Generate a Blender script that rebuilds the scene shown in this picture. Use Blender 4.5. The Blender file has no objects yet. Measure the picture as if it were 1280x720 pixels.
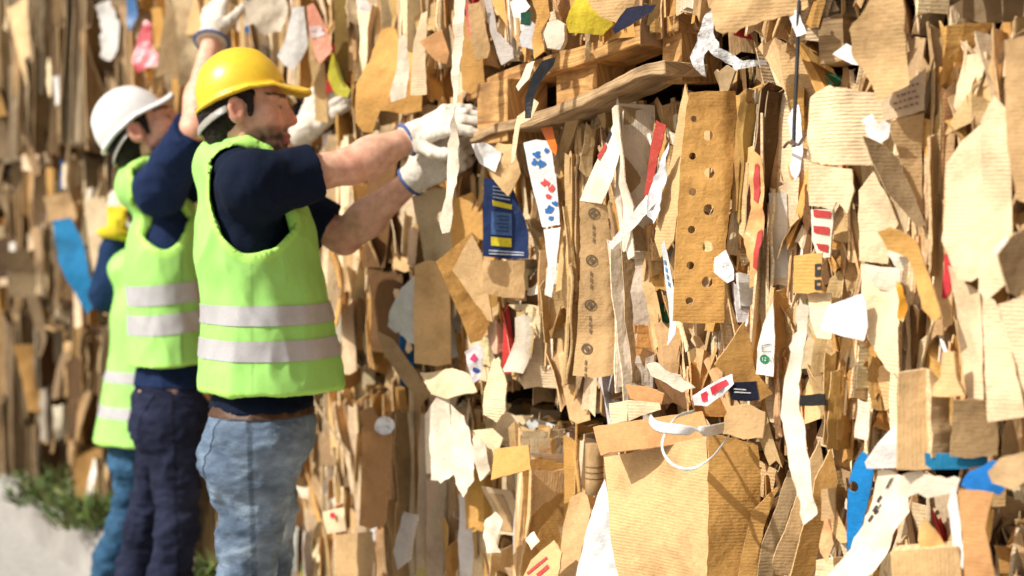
import bpy, math, random
import numpy as np
from mathutils import Vector, Matrix, noise
from mathutils.geometry import delaunay_2d_cdt

PI = math.pi
R = math.radians
rng = np.random.RandomState(7)
scene = bpy.context.scene
col = scene.collection
F_PX, PX_W, PX_H, HORIZON, CAM_Z = 1778.0, 1280, 720, 290.0, 1.4

# ------------------------------------------------------------------ camera
PITCH = math.atan((360.0 - HORIZON) / F_PX)
cam_data = bpy.data.cameras.new('camera')
cam = bpy.data.objects.new('camera', cam_data)
col.objects.link(cam)
cam.location = (0, 0, CAM_Z)
cam.rotation_euler = (PI / 2 - PITCH, 0, 0)
cam_data.sensor_width = 36
cam_data.lens = F_PX / PX_W * 36
cam_data.clip_end = 400
cam_data.dof.use_dof = True
cam_data.dof.focus_distance = 2.72
cam_data.dof.aperture_fstop = 2.3
scene.camera = cam
CP, SP = math.cos(PITCH), math.sin(PITCH)

def ray(px, py):
    """direction of the line of sight through a point of the photograph, with unit Y"""
    x, y = (px - 640) / F_PX, (360 - py) / F_PX
    d = Vector((x, CP + y * SP, -SP + y * CP))
    return d / d.y

def at(px, py, Y):
    return Vector((0, 0, CAM_Z)) + ray(px, py) * Y

def project(p):
    """where a point of the place falls in the photograph"""
    x, y, z = p[0], p[1], p[2] - CAM_Z
    depth = y * CP - z * SP
    up = y * SP + z * CP
    return 640 + F_PX * x / depth, 360 - F_PX * up / depth

# ------------------------------------------------------------------ wall frame
WT = Vector((-0.550, 0.835, 0)).normalized()      # along the wall, away from the camera
WN = Vector((-0.835, -0.550, 0)).normalized()     # out of the wall
WO = Vector((0.780, 2.168, 0))
UP = Vector((0, 0, 1))

def wall(u, z, h=0.0):
    return WO + WT * u + WN * h + UP * z

def wall_at(px, py, h=0.0):
    d = ray(px, py)
    o = Vector((0, 0, CAM_Z))
    s = (WO + WN * h - o).dot(WN) / d.dot(WN)
    return o + d * s

def wall_uz(p):
    q = p - WO
    return q.dot(WT), q.z

# ------------------------------------------------------------------ object helpers
def tag(o, label=None, cat=None, group=None, kind=None):
    if label: o['label'] = label
    if cat: o['category'] = cat
    if group: o['group'] = group
    if kind: o['kind'] = kind
    return o

def empty(name, loc):
    o = bpy.data.objects.new(name, None)
    o.empty_display_size = 0.1
    o.location = loc
    col.objects.link(o)
    return o

def mesh_object(name, V, faces, mats, parent=None, origin=None, mat_idx=None, smooth=False, tint=None, uv=None):
    """V: (n,3) world coordinates; one linked mesh object whose origin sits at ORIGIN (or the middle of V)"""
    V = np.asarray(V, dtype=np.float64)
    if origin is None:
        origin = np.array((V[:, 0].mean(), V[:, 1].mean(), V[:, 2].min())) if parent is None else np.array(parent.location)
    origin = np.array(origin, dtype=np.float64)
    me = bpy.data.meshes.new(name)
    me.from_pydata((V - origin).tolist(), [], faces)
    for m in mats: me.materials.append(m)
    n = len(me.polygons)
    if mat_idx is not None: me.polygons.foreach_set('material_index', np.asarray(mat_idx, dtype=np.int32))
    if smooth is True: me.polygons.foreach_set('use_smooth', np.ones(n, dtype=bool))
    elif smooth is not False: me.polygons.foreach_set('use_smooth', np.asarray(smooth, dtype=bool))
    if tint is not None:
        a = me.color_attributes.new('tint', 'FLOAT_COLOR', 'POINT')
        t = np.asarray(tint, dtype=np.float32)
        if t.ndim == 1: t = np.tile(t, (len(V), 1))
        a.data.foreach_set('color', t.ravel())
    if uv is not None:
        l = me.uv_layers.new(name='UVMap')
        li = np.empty(len(me.loops), dtype=np.int32); me.loops.foreach_get('vertex_index', li)
        l.data.foreach_set('uv', np.asarray(uv, dtype=np.float32)[li].ravel())
    me.update()
    o = bpy.data.objects.new(name, me)
    col.objects.link(o)
    if parent is None:
        o.location = origin
    else:
        o.parent = parent
        o.location = origin - np.array(world_loc(parent))
    return o

def world_loc(o):
    p = Vector(o.location)
    while o.parent is not None:
        o = o.parent
        p += Vector(o.location)
    return p

# ------------------------------------------------------------------ materials
def new_mat(name):
    m = bpy.data.materials.new(name)
    m.use_nodes = True
    nt = m.node_tree
    b = nt.nodes['Principled BSDF']
    return m, nt, b

def N(nt, t, **kw):
    n = nt.nodes.new(t)
    for k, v in kw.items():
        if k in n.inputs: n.inputs[k].default_value = v
        else: setattr(n, k, v)
    return n

def mathn(nt, op, a, b=None, clamp=False):
    n = nt.nodes.new('ShaderNodeMath'); n.operation = op; n.use_clamp = clamp
    for i, v in enumerate((a, b)):
        if v is None: continue
        if isinstance(v, (int, float)): n.inputs[i].default_value = v
        else: nt.links.new(v, n.inputs[i])
    return n.outputs[0]

def mixc(nt, mode, fac, a, b):
    n = nt.nodes.new('ShaderNodeMix'); n.data_type = 'RGBA'; n.blend_type = mode
    for i, v in ((0, fac), (6, a), (7, b)):
        if isinstance(v, (int, float)): n.inputs[i].default_value = v
        elif isinstance(v, tuple): n.inputs[i].default_value = v
        else: nt.links.new(v, n.inputs[i])
    return n.outputs[2]

def ramp(nt, v, stops):
    n = nt.nodes.new('ShaderNodeValToRGB')
    e = n.color_ramp.elements
    while len(e) < len(stops): e.new(0.5)
    for q, (p, c) in zip(e, stops):
        q.position = p; q.color = c if len(c) == 4 else (*c, 1)
    nt.links.new(v, n.inputs[0])
    return n.outputs[0]

def card_material():
    """kraft board: colour from the tint attribute, stains, show-through of the flutes, scuffs, bruised paper"""
    m, nt, b = new_mat('kraft_board')
    at_ = N(nt, 'ShaderNodeAttribute', attribute_name='tint')
    uv = N(nt, 'ShaderNodeUVMap', uv_map='UVMap')
    geo = N(nt, 'ShaderNodeNewGeometry')
    flute_amt = at_.outputs['Alpha']
    L = nt.links.new
    big = N(nt, 'ShaderNodeTexNoise', Scale=9.0, Detail=5.0, Roughness=0.6); L(geo.outputs['Position'], big.inputs['Vector'])
    fine = N(nt, 'ShaderNodeTexNoise', Scale=120.0, Detail=4.0, Roughness=0.7); L(geo.outputs['Position'], fine.inputs['Vector'])
    fib = N(nt, 'ShaderNodeMapping'); fib.inputs['Scale'].default_value = (60, 420, 1); L(uv.outputs[0], fib.inputs[0])
    fibn = N(nt, 'ShaderNodeTexNoise', Scale=1.0, Detail=3.0, Roughness=0.6); L(fib.outputs[0], fibn.inputs['Vector'])
    wav = N(nt, 'ShaderNodeTexWave', wave_type='BANDS', bands_direction='Y', wave_profile='SIN', Scale=50.0, Distortion=2.2, Detail=2.0)
    wav.inputs['Detail Scale'].default_value = 2.0
    L(uv.outputs[0], wav.inputs['Vector'])
    patchn = N(nt, 'ShaderNodeTexNoise', Scale=5.0, Detail=2.0); L(geo.outputs['Position'], patchn.inputs['Vector'])
    patch = ramp(nt, patchn.outputs[0], [(0.42, (0, 0, 0)), (0.68, (1, 1, 1))])
    famt = mathn(nt, 'MULTIPLY', flute_amt, mathn(nt, 'ADD', mathn(nt, 'MULTIPLY', patch, 0.85), 0.10))
    c = at_.outputs['Color']
    st = ramp(nt, big.outputs[0], [(0.25, (0.66, 0.62, 0.57)), (0.5, (1, 1, 1)), (0.8, (1.16, 1.14, 1.1))])
    c = mixc(nt, 'MULTIPLY', 1.0, c, st)
    c = mixc(nt, 'MULTIPLY', 0.35, c, ramp(nt, fine.outputs[0], [(0.3, (0.7, 0.66, 0.6)), (0.65, (1.1, 1.1, 1.1))]))
    c = mixc(nt, 'MULTIPLY', 0.3, c, ramp(nt, fibn.outputs[0], [(0.3, (0.72, 0.68, 0.6)), (0.7, (1.12, 1.12, 1.12))]))
    wdark = ramp(nt, wav.outputs['Fac'], [(0.0, (0.82, 0.79, 0.74)), (0.5, (1, 1, 1))])
    c = mixc(nt, 'MULTIPLY', mathn(nt, 'MULTIPLY', famt, 0.38), c, wdark)
    # scuffed pale fibres
    sc = N(nt, 'ShaderNodeTexNoise', Scale=26.0, Detail=8.0, Roughness=0.75); L(geo.outputs['Position'], sc.inputs['Vector'])
    scf = ramp(nt, sc.outputs[0], [(0.60, (0, 0, 0)), (0.70, (1, 1, 1))])
    c = mixc(nt, 'MIX', mathn(nt, 'MULTIPLY', scf, 0.28), c, mixc(nt, 'SCREEN', 1.0, c, (0.22, 0.2, 0.16, 1)))
    L(c, b.inputs['Base Color'])
    b.inputs['Roughness'].default_value = 0.78
    b.inputs['Specular IOR Level'].default_value = 0.25
    crn = N(nt, 'ShaderNodeTexNoise', Scale=22.0, Detail=4.0, Roughness=0.55); L(geo.outputs['Position'], crn.inputs['Vector'])
    hgt = mathn(nt, 'ADD', mathn(nt, 'MULTIPLY', wav.outputs['Fac'], mathn(nt, 'MULTIPLY', famt, 0.0006)), mathn(nt, 'MULTIPLY', crn.outputs[0], 0.008))
    hgt = mathn(nt, 'ADD', hgt, mathn(nt, 'MULTIPLY', fibn.outputs[0], 0.0006))
    bp = N(nt, 'ShaderNodeBump', Strength=0.85, Distance=1.0); L(hgt, bp.inputs['Height'])
    L(bp.outputs[0], b.inputs['Normal'])
    return m

def edge_material():
    """cut or torn edge of the board: paler liners with the dark flutes between"""
    m, nt, b = new_mat('board_edge')
    L = nt.links.new
    at_ = N(nt, 'ShaderNodeAttribute', attribute_name='tint')
    geo = N(nt, 'ShaderNodeNewGeometry')
    n1 = N(nt, 'ShaderNodeTexNoise', Scale=170.0, Detail=2.0); L(geo.outputs['Position'], n1.inputs['Vector'])
    n2 = N(nt, 'ShaderNodeTexNoise', Scale=20.0, Detail=3.0); L(geo.outputs['Position'], n2.inputs['Vector'])
    c = mixc(nt, 'MULTIPLY', 1.0, at_.outputs['Color'], ramp(nt, n1.outputs[0], [(0.35, (0.55, 0.47, 0.38)), (0.6, (1.22, 1.22, 1.22))]))
    c = mixc(nt, 'MULTIPLY', 0.8, c, ramp(nt, n2.outputs[0], [(0.3, (0.8, 0.75, 0.7)), (0.65, (1.25, 1.25, 1.25))]))
    c = mixc(nt, 'MIX', 0.4, c, (0.70, 0.54, 0.34, 1))  # cream mixed in so the edges look sunlit
    L(c, b.inputs['Base Color']); b.inputs['Roughness'].default_value = 0.9; b.inputs['Specular IOR Level'].default_value = 0.1
    return m

def tint_material(name, rough=0.6, bump=0.0, bscale=40.0, spec=0.4, metallic=0.0, vary=0.25, vscale=18.0, sheen=0.0):
    """colour from the tint attribute, mottled"""
    m, nt, b = new_mat(name)
    L = nt.links.new
    at_ = N(nt, 'ShaderNodeAttribute', attribute_name='tint')
    geo = N(nt, 'ShaderNodeNewGeometry')
    n1 = N(nt, 'ShaderNodeTexNoise', Scale=vscale, Detail=5.0, Roughness=0.65); L(geo.outputs['Position'], n1.inputs['Vector'])
    c = mixc(nt, 'MULTIPLY', vary, at_.outputs['Color'], ramp(nt, n1.outputs[0], [(0.3, (0.45, 0.45, 0.45)), (0.7, (1.25, 1.25, 1.25))]))
    L(c, b.inputs['Base Color'])
    b.inputs['Roughness'].default_value = rough; b.inputs['Specular IOR Level'].default_value = spec; b.inputs['Metallic'].default_value = metallic
    if sheen: b.inputs['Sheen Weight'].default_value = sheen
    if bump:
        n2 = N(nt, 'ShaderNodeTexNoise', Scale=bscale, Detail=5.0, Roughness=0.6); L(geo.outputs['Position'], n2.inputs['Vector'])
        bp = N(nt, 'ShaderNodeBump', Strength=0.8, Distance=bump); L(n2.outputs[0], bp.inputs['Height']); L(bp.outputs[0], b.inputs['Normal'])
    return m

def film_material():
    m, nt, b = new_mat('clear_film')
    L = nt.links.new
    geo = N(nt, 'ShaderNodeNewGeometry')
    n1 = N(nt, 'ShaderNodeTexNoise', Scale=30.0, Detail=5.0, Roughness=0.6); L(geo.outputs['Position'], n1.inputs['Vector'])
    b.inputs['Base Color'].default_value = (0.85, 0.86, 0.87, 1)
    b.inputs['Roughness'].default_value = 0.18
    L(ramp(nt, n1.outputs[0], [(0.35, (0.18,) * 3), (0.7, (0.85,) * 3)]), b.inputs['Alpha'])
    bp = N(nt, 'ShaderNodeBump', Strength=1.0, Distance=0.02); L(n1.outputs[0], bp.inputs['Height']); L(bp.outputs[0], b.inputs['Normal'])
    return m

def fabric_material(name, rough, weave, bump, spec=0.15, sheen=0.0, mott=0.5):
    m, nt, b = new_mat(name)
    L = nt.links.new
    at_ = N(nt, 'ShaderNodeAttribute', attribute_name='tint')
    geo = N(nt, 'ShaderNodeNewGeometry')
    n1 = N(nt, 'ShaderNodeTexNoise', Scale=14.0, Detail=5.0, Roughness=0.6); L(geo.outputs['Position'], n1.inputs['Vector'])
    n2 = N(nt, 'ShaderNodeTexNoise', Scale=weave, Detail=2.0); L(geo.outputs['Position'], n2.inputs['Vector'])
    c = mixc(nt, 'MULTIPLY', mott, at_.outputs['Color'], ramp(nt, n1.outputs[0], [(0.3, (0.72, 0.72, 0.72)), (0.7, (1.15, 1.15, 1.15))]))
    c = mixc(nt, 'MULTIPLY', mott, c, ramp(nt, n2.outputs[0], [(0.35, (0.7, 0.7, 0.7)), (0.65, (1.18, 1.18, 1.18))]))
    L(c, b.inputs['Base Color'])
    b.inputs['Roughness'].default_value = rough; b.inputs['Specular IOR Level'].default_value = spec; b.inputs['Sheen Weight'].default_value = sheen
    h = mathn(nt, 'ADD', mathn(nt, 'MULTIPLY', n1.outputs[0], 1.0), mathn(nt, 'MULTIPLY', n2.outputs[0], 0.06))
    bp = N(nt, 'ShaderNodeBump', Strength=0.7, Distance=bump); L(h, bp.inputs['Height']); L(bp.outputs[0], b.inputs['Normal'])
    return m

def skin_material():
    m, nt, b = new_mat('skin')
    L = nt.links.new
    at_ = N(nt, 'ShaderNodeAttribute', attribute_name='tint')
    geo = N(nt, 'ShaderNodeNewGeometry')
    n1 = N(nt, 'ShaderNodeTexNoise', Scale=45.0, Detail=4.0); L(geo.outputs['Position'], n1.inputs['Vector'])
    c = mixc(nt, 'MULTIPLY', 0.8, at_.outputs['Color'], ramp(nt, n1.outputs[0], [(0.3, (0.74, 0.62, 0.56)), (0.7, (1.12, 1.12, 1.12))]))
    L(c, b.inputs['Base Color'])
    b.inputs['Roughness'].default_value = 0.5; b.inputs['Specular IOR Level'].default_value = 0.35
    b.inputs['Subsurface Weight'].default_value = 0.12; b.inputs['Subsurface Radius'].default_value = (0.012, 0.005, 0.003)
    b.inputs['Subsurface Scale'].default_value = 0.6
    n2 = N(nt, 'ShaderNodeTexNoise', Scale=300.0, Detail=3.0); L(geo.outputs['Position'], n2.inputs['Vector'])
    bp = N(nt, 'ShaderNodeBump', Strength=0.4, Distance=0.001); L(n2.outputs[0], bp.inputs['Height']); L(bp.outputs[0], b.inputs['Normal'])
    return m

def denim_material(name):
    m, nt, b = new_mat(name)
    L = nt.links.new
    at_ = N(nt, 'ShaderNodeAttribute', attribute_name='tint')
    geo = N(nt, 'ShaderNodeNewGeometry')
    mp = N(nt, 'ShaderNodeMapping'); mp.inputs['Scale'].default_value = (16, 16, 34); L(geo.outputs['Position'], mp.inputs[0])
    n1 = N(nt, 'ShaderNodeTexNoise', Scale=1.0, Detail=6.0, Roughness=0.62); L(mp.outputs[0], n1.inputs['Vector'])
    n2 = N(nt, 'ShaderNodeTexNoise', Scale=600.0, Detail=1.0); L(geo.outputs['Position'], n2.inputs['Vector'])
    c = mixc(nt, 'MULTIPLY', 0.7, at_.outputs['Color'], ramp(nt, n1.outputs[0], [(0.3, (0.42, 0.46, 0.54)), (0.5, (1, 1, 1)), (0.7, (1.75, 1.68, 1.55))]))
    c = mixc(nt, 'MULTIPLY', 0.5, c, ramp(nt, n2.outputs[0], [(0.35, (0.7, 0.7, 0.72)), (0.65, (1.2, 1.2, 1.2))]))
    L(c, b.inputs['Base Color']); b.inputs['Roughness'].default_value = 0.85; b.inputs['Specular IOR Level'].default_value = 0.12
    bp = N(nt, 'ShaderNodeBump', Strength=0.7, Distance=0.012); L(n1.outputs[0], bp.inputs['Height']); L(bp.outputs[0], b.inputs['Normal'])
    return m

def wood_material():
    m, nt, b = new_mat('weathered_pallet_wood')
    L = nt.links.new
    at_ = N(nt, 'ShaderNodeAttribute', attribute_name='tint')
    uv = N(nt, 'ShaderNodeUVMap', uv_map='UVMap')
    mp = N(nt, 'ShaderNodeMapping'); mp.inputs['Scale'].default_value = (7, 130, 1); L(uv.outputs[0], mp.inputs[0])
    n1 = N(nt, 'ShaderNodeTexNoise', Scale=1.0, Detail=6.0, Roughness=0.65, Distortion=0.6); L(mp.outputs[0], n1.inputs['Vector'])
    n2 = N(nt, 'ShaderNodeTexNoise', Scale=12.0, Detail=4.0); L(uv.outputs[0], n2.inputs['Vector'])
    c = mixc(nt, 'MULTIPLY', 1.0, at_.outputs['Color'], ramp(nt, n1.outputs[0], [(0.3, (0.32, 0.26, 0.2)), (0.5, (0.85, 0.82, 0.78)), (0.7, (1.2, 1.2, 1.18))]))
    c = mixc(nt, 'MULTIPLY', 0.8, c, ramp(nt, n2.outputs[0], [(0.35, (0.4, 0.35, 0.3)), (0.6, (1.1, 1.1, 1.1))]))
    L(c, b.inputs['Base Color']); b.inputs['Roughness'].default_value = 0.8
    bp = N(nt, 'ShaderNodeBump', Strength=0.6, Distance=0.004); L(n1.outputs[0], bp.inputs['Height']); L(bp.outputs[0], b.inputs['Normal'])
    return m

def ground_material(name, c0, c1, scale):
    m, nt, b = new_mat(name)
    L = nt.links.new
    geo = N(nt, 'ShaderNodeNewGeometry')
    n1 = N(nt, 'ShaderNodeTexNoise', Scale=scale, Detail=8.0, Roughness=0.65); L(geo.outputs['Position'], n1.inputs['Vector'])
    n2 = N(nt, 'ShaderNodeTexNoise', Scale=scale * 30, Detail=5.0, Roughness=0.7); L(geo.outputs['Position'], n2.inputs['Vector'])
    c = ramp(nt, n1.outputs[0], [(0.3, c0), (0.7, c1)])
    c = mixc(nt, 'MULTIPLY', 0.7, c, ramp(nt, n2.outputs[0], [(0.3, (0.62, 0.6, 0.57)), (0.65, (1.12, 1.12, 1.12))]))
    L(c, b.inputs['Base Color']); b.inputs['Roughness'].default_value = 0.9
    bp = N(nt, 'ShaderNodeBump', Strength=0.6, Distance=0.01); L(n2.outputs[0], bp.inputs['Height']); L(bp.outputs[0], b.inputs['Normal'])
    return m

M = dict(card=card_material(), edge=edge_material(), film=film_material(), skin=skin_material(), wood=wood_material(),
         ink=tint_material('printing_ink', 0.7, 0.0, vary=0.5, vscale=90),
         plastic=tint_material('plastic', 0.3, 0.006, 35.0, 0.5, vary=0.3),
         helmet=tint_material('helmet_shell', 0.33, 0.0, spec=0.5, vary=0.14, vscale=60),
         foil=tint_material('metal_foil', 0.3, 0.02, 25.0, 0.6, 0.85),
         wire=tint_material('wire', 0.45, 0.0, spec=0.5, vary=0.4),
         hair=tint_material('hair', 0.6, 0.01, 160.0, 0.25, vary=0.6, vscale=140),
         shirt=fabric_material('cotton_jersey', 0.9, 500, 0.010),
         vest=fabric_material('mesh_polyester', 0.6, 420, 0.0025, 0.25, 0.0, .2),
         glove=fabric_material('knit_glove', 0.9, 260, 0.006),
         band=fabric_material('reflective_tape', 0.35, 300, 0.002, 0.6, 0.0, .25),
         denim=denim_material('denim'),
         leaf=tint_material('leaf', 0.55, 0.0, vary=0.5, vscale=30),
         leather=tint_material('leather', 0.5, 0.004, 60.0, 0.4))

KRAFT = {  # linear albedo (golden takes in the look of shaded board), alpha = how much the flutes show
    'tan': (0.60, 0.40, 0.195, 1.0), 'golden': (0.55, 0.31, 0.092, 0.8), 'pale': (0.77, 0.615, 0.40, 1.7),
    'grey-brown': (0.40, 0.28, 0.15, 1.0), 'dark brown': (0.14, 0.07, 0.025, 0.8), 'cream': (0.76, 0.68, 0.55, 0.5),
    'white': (0.76, 0.76, 0.75, 0.1), 'orange-tan': (0.56, 0.30, 0.125, 0.5)}
def tone(name, k=1.0, jitter=0.0):
    c = KRAFT[name] if isinstance(name, str) else name
    j = 1 + jitter * (rng.rand(3) - 0.5)
    return (min(c[0] * k * j[0], 0.85), min(c[1] * k * j[1], 0.85), min(c[2] * k * j[2], 0.85), c[3] if len(c) > 3 else 0.0)
# ------------------------------------------------------------------ sheets of board
def in_poly(x, y, poly):
    c = False
    j = len(poly) - 1
    for i in range(len(poly)):
        xi, yi = poly[i]; xj, yj = poly[j]
        if (yi > y) != (yj > y) and x < (xj - xi) * (y - yi) / (yj - yi) + xi: c = not c
        j = i
    return c

def seg_dist(x, y, poly):
    best = 1e9
    for i in range(len(poly)):
        x0, y0 = poly[i - 1]; x1, y1 = poly[i]
        dx, dy = x1 - x0, y1 - y0
        t = max(0, min(1, ((x - x0) * dx + (y - y0) * dy) / (dx * dx + dy * dy + 1e-12)))
        best = min(best, math.hypot(x - x0 - t * dx, y - y0 - t * dy))
    return best

class Frame:
    """a flat or bent sheet's own plane: a to the side, b up, n towards the viewer of the wall"""
    def __init__(s, origin, yaw=0.0, pitch=0.0):
        ang = math.atan2(WN.y, WN.x) + R(yaw)
        n = Vector((math.cos(ang), math.sin(ang), 0))
        s.ax = UP.cross(n).normalized()
        s.n = (n * math.cos(R(pitch)) + UP * math.sin(R(pitch))).normalized()
        s.ay = s.n.cross(s.ax).normalized()
        s.o = Vector(origin)
        s.seed = Vector(rng.rand(3) * 50)
        s.folds, s.curl, s.amp, s.freq, s.rip = [], (0, 0), 0.003, 9.0, 0.0
        # a few chance creases across the sheet
        s.crease = []
        for _ in range(rng.randint(2, 5)):
            t = rng.uniform(0, PI) if rng.rand() < .4 else rng.choice((0, PI / 2)) + rng.normal(0, .12)
            s.crease.append((math.cos(t), math.sin(t), rng.normal(0, .055), rng.normal(0, .20), rng.uniform(.0015, .005)))
    def px(s, x, y):
        d = ray(x, y); c = Vector((0, 0, CAM_Z))
        k = (s.o - c).dot(s.n) / d.dot(s.n)
        q = c + d * k - s.o
        return (q.dot(s.ax), q.dot(s.ay))
    def disp(s, a, b):
        h = s.curl[0] * a * a + s.curl[1] * b * b
        for kind, pos, slope in s.folds:
            t = (a if kind == 'a' else b) - pos
            w = 0.004
            h += slope * 0.5 * (t + math.sqrt(t * t + w * w))
        for cx, cy, c0, sl, w in s.crease:
            t = a * cx + b * cy - c0 + .006 * noise.noise(Vector((a * 20, b * 20, 7)) + s.seed)
            h += sl * .5 * (math.sqrt(t * t + w * w) - min(abs(c0), .06))
        p = Vector((a, b, 0))
        h += s.amp * noise.noise(p * s.freq + s.seed) + 0.45 * s.amp * noise.noise(p * s.freq * 3.1 + s.seed)
        if s.rip: h += s.rip * abs(noise.noise(Vector((a * 6, b * 40, 0)) + s.seed))
        return h
    def world(s, a, b, lift=0.0):
        return s.o + s.ax * a + s.ay * b + s.n * (s.disp(a, b) + lift)

def outline_points(poly, step, jag, seed, curved=False):
    out = []
    n = len(poly)
    for i in range(n):
        (x0, y0), (x1, y1) = poly[i], poly[(i + 1) % n]
        L = math.hypot(x1 - x0, y1 - y0)
        k = max(1, int(L / step))
        nx, ny = (y1 - y0) / (L + 1e-9), -(x1 - x0) / (L + 1e-9)
        rough = jag * (0.3 + 1.4 * random.Random(int(seed * 977) + i).random())
        for j in range(k):
            t = j / k
            q = Vector((x0 + (x1 - x0) * t, y0 + (y1 - y0) * t, seed))
            d = rough * (noise.noise(q * 45) + 0.7 * noise.noise(q * 130)) if j else rough * 0.4 * noise.noise(q * 60)
            out.append((q.x + nx * d, q.y + ny * d))
    return out

def sheet(name, fr, poly, tint, thick=0.004, step=0.010, jag=0.003, holes=(), mats=None, parent=None, lift=0.0,
          flute='h', single=False, edge_tint=None, smooth=True):
    """one piece of board, paper or film: outline poly in the frame's own metres"""
    seed = fr.seed.x
    outer = outline_points(poly, step, jag, seed)
    rings = [outer]
    for (hx, hy, hr) in holes:
        rings.append([(hx + hr * math.cos(t * PI / 9) * (1 + 0.12 * noise.noise(Vector((hx * 99, hy * 99, t)))), hy + hr * math.sin(t * PI / 9)) for t in range(18)])
    pts, edges = [], []
    for ring in rings:
        k0 = len(pts); pts += ring
        edges += [(k0 + i, k0 + (i + 1) % len(ring)) for i in range(len(ring))]
    xs = [p[0] for p in outer]; ys = [p[1] for p in outer]
    rr = random.Random(int(seed * 1000))
    y = min(ys) + step * 0.5
    row = 0
    while y < max(ys):
        x = min(xs) + step * (0.25 if row % 2 else 0.75)
        while x < max(xs):
            qx, qy = x + (rr.random() - .5) * step * .4, y + (rr.random() - .5) * step * .4
            if in_poly(qx, qy, outer) and seg_dist(qx, qy, outer) > step * .45 and all(math.hypot(qx - h[0], qy - h[1]) > h[2] * 1.25 for h in holes):
                pts.append((qx, qy))
            x += step
        y += step * 0.87; row += 1
    V2, E2, F2, _, _, _ = delaunay_2d_cdt([Vector(p) for p in pts], edges, [], 0, 1e-6)
    tris = []
    for f in F2:
        cx = sum(V2[i][0] for i in f) / len(f); cy = sum(V2[i][1] for i in f) / len(f)
        if in_poly(cx, cy, outer) and all(math.hypot(cx - h[0], cy - h[1]) > h[2] * 0.97 for h in holes):
            f = list(f)
            a, b, c = (V2[i] for i in f[:3])
            if (b[0] - a[0]) * (c[1] - a[1]) - (b[1] - a[1]) * (c[0] - a[0]) < 0: f.reverse()
            tris.append(f)
    n = len(V2)
    front = [fr.world(p[0], p[1], lift) for p in V2]
    uv = [(p[0], p[1]) if flute == 'h' else (p[1], p[0]) for p in V2]
    V = list(front); faces = [tuple(f) for f in tris]; mi = [0] * len(tris); sm = [smooth] * len(tris); UV = list(uv)
    T = [tint] * n
    if not single:
        V += [p - fr.n * thick for p in front]; UV += uv; T += [tint] * n
        faces += [tuple(i + n for i in reversed(f)) for f in tris]; mi += [0] * len(tris); sm += [smooth] * len(tris)
        cnt = {}
        for f in tris:
            for i in range(len(f)):
                e = (f[i], f[(i + 1) % len(f)])
                cnt[e] = 1
        et = edge_tint or tuple(min(0.85, v * k) for v, k in zip(tint[:3], (1.35, 1.4, 1.5))) + (tint[3],)
        for (i, j) in list(cnt):
            if (j, i) in cnt: continue
            k0 = len(V)
            V += [V[i], V[j], V[j + n], V[i + n]]; T += [et] * 4; UV += [uv[i], uv[j], uv[j], uv[i]]
            faces.append((k0 + 1, k0, k0 + 3, k0 + 2)); mi.append(1); sm.append(False)
    return mesh_object(name, [tuple(v) for v in V], faces, mats or [M['card'], M['edge']], parent, None, mi, sm, T, UV)

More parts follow.
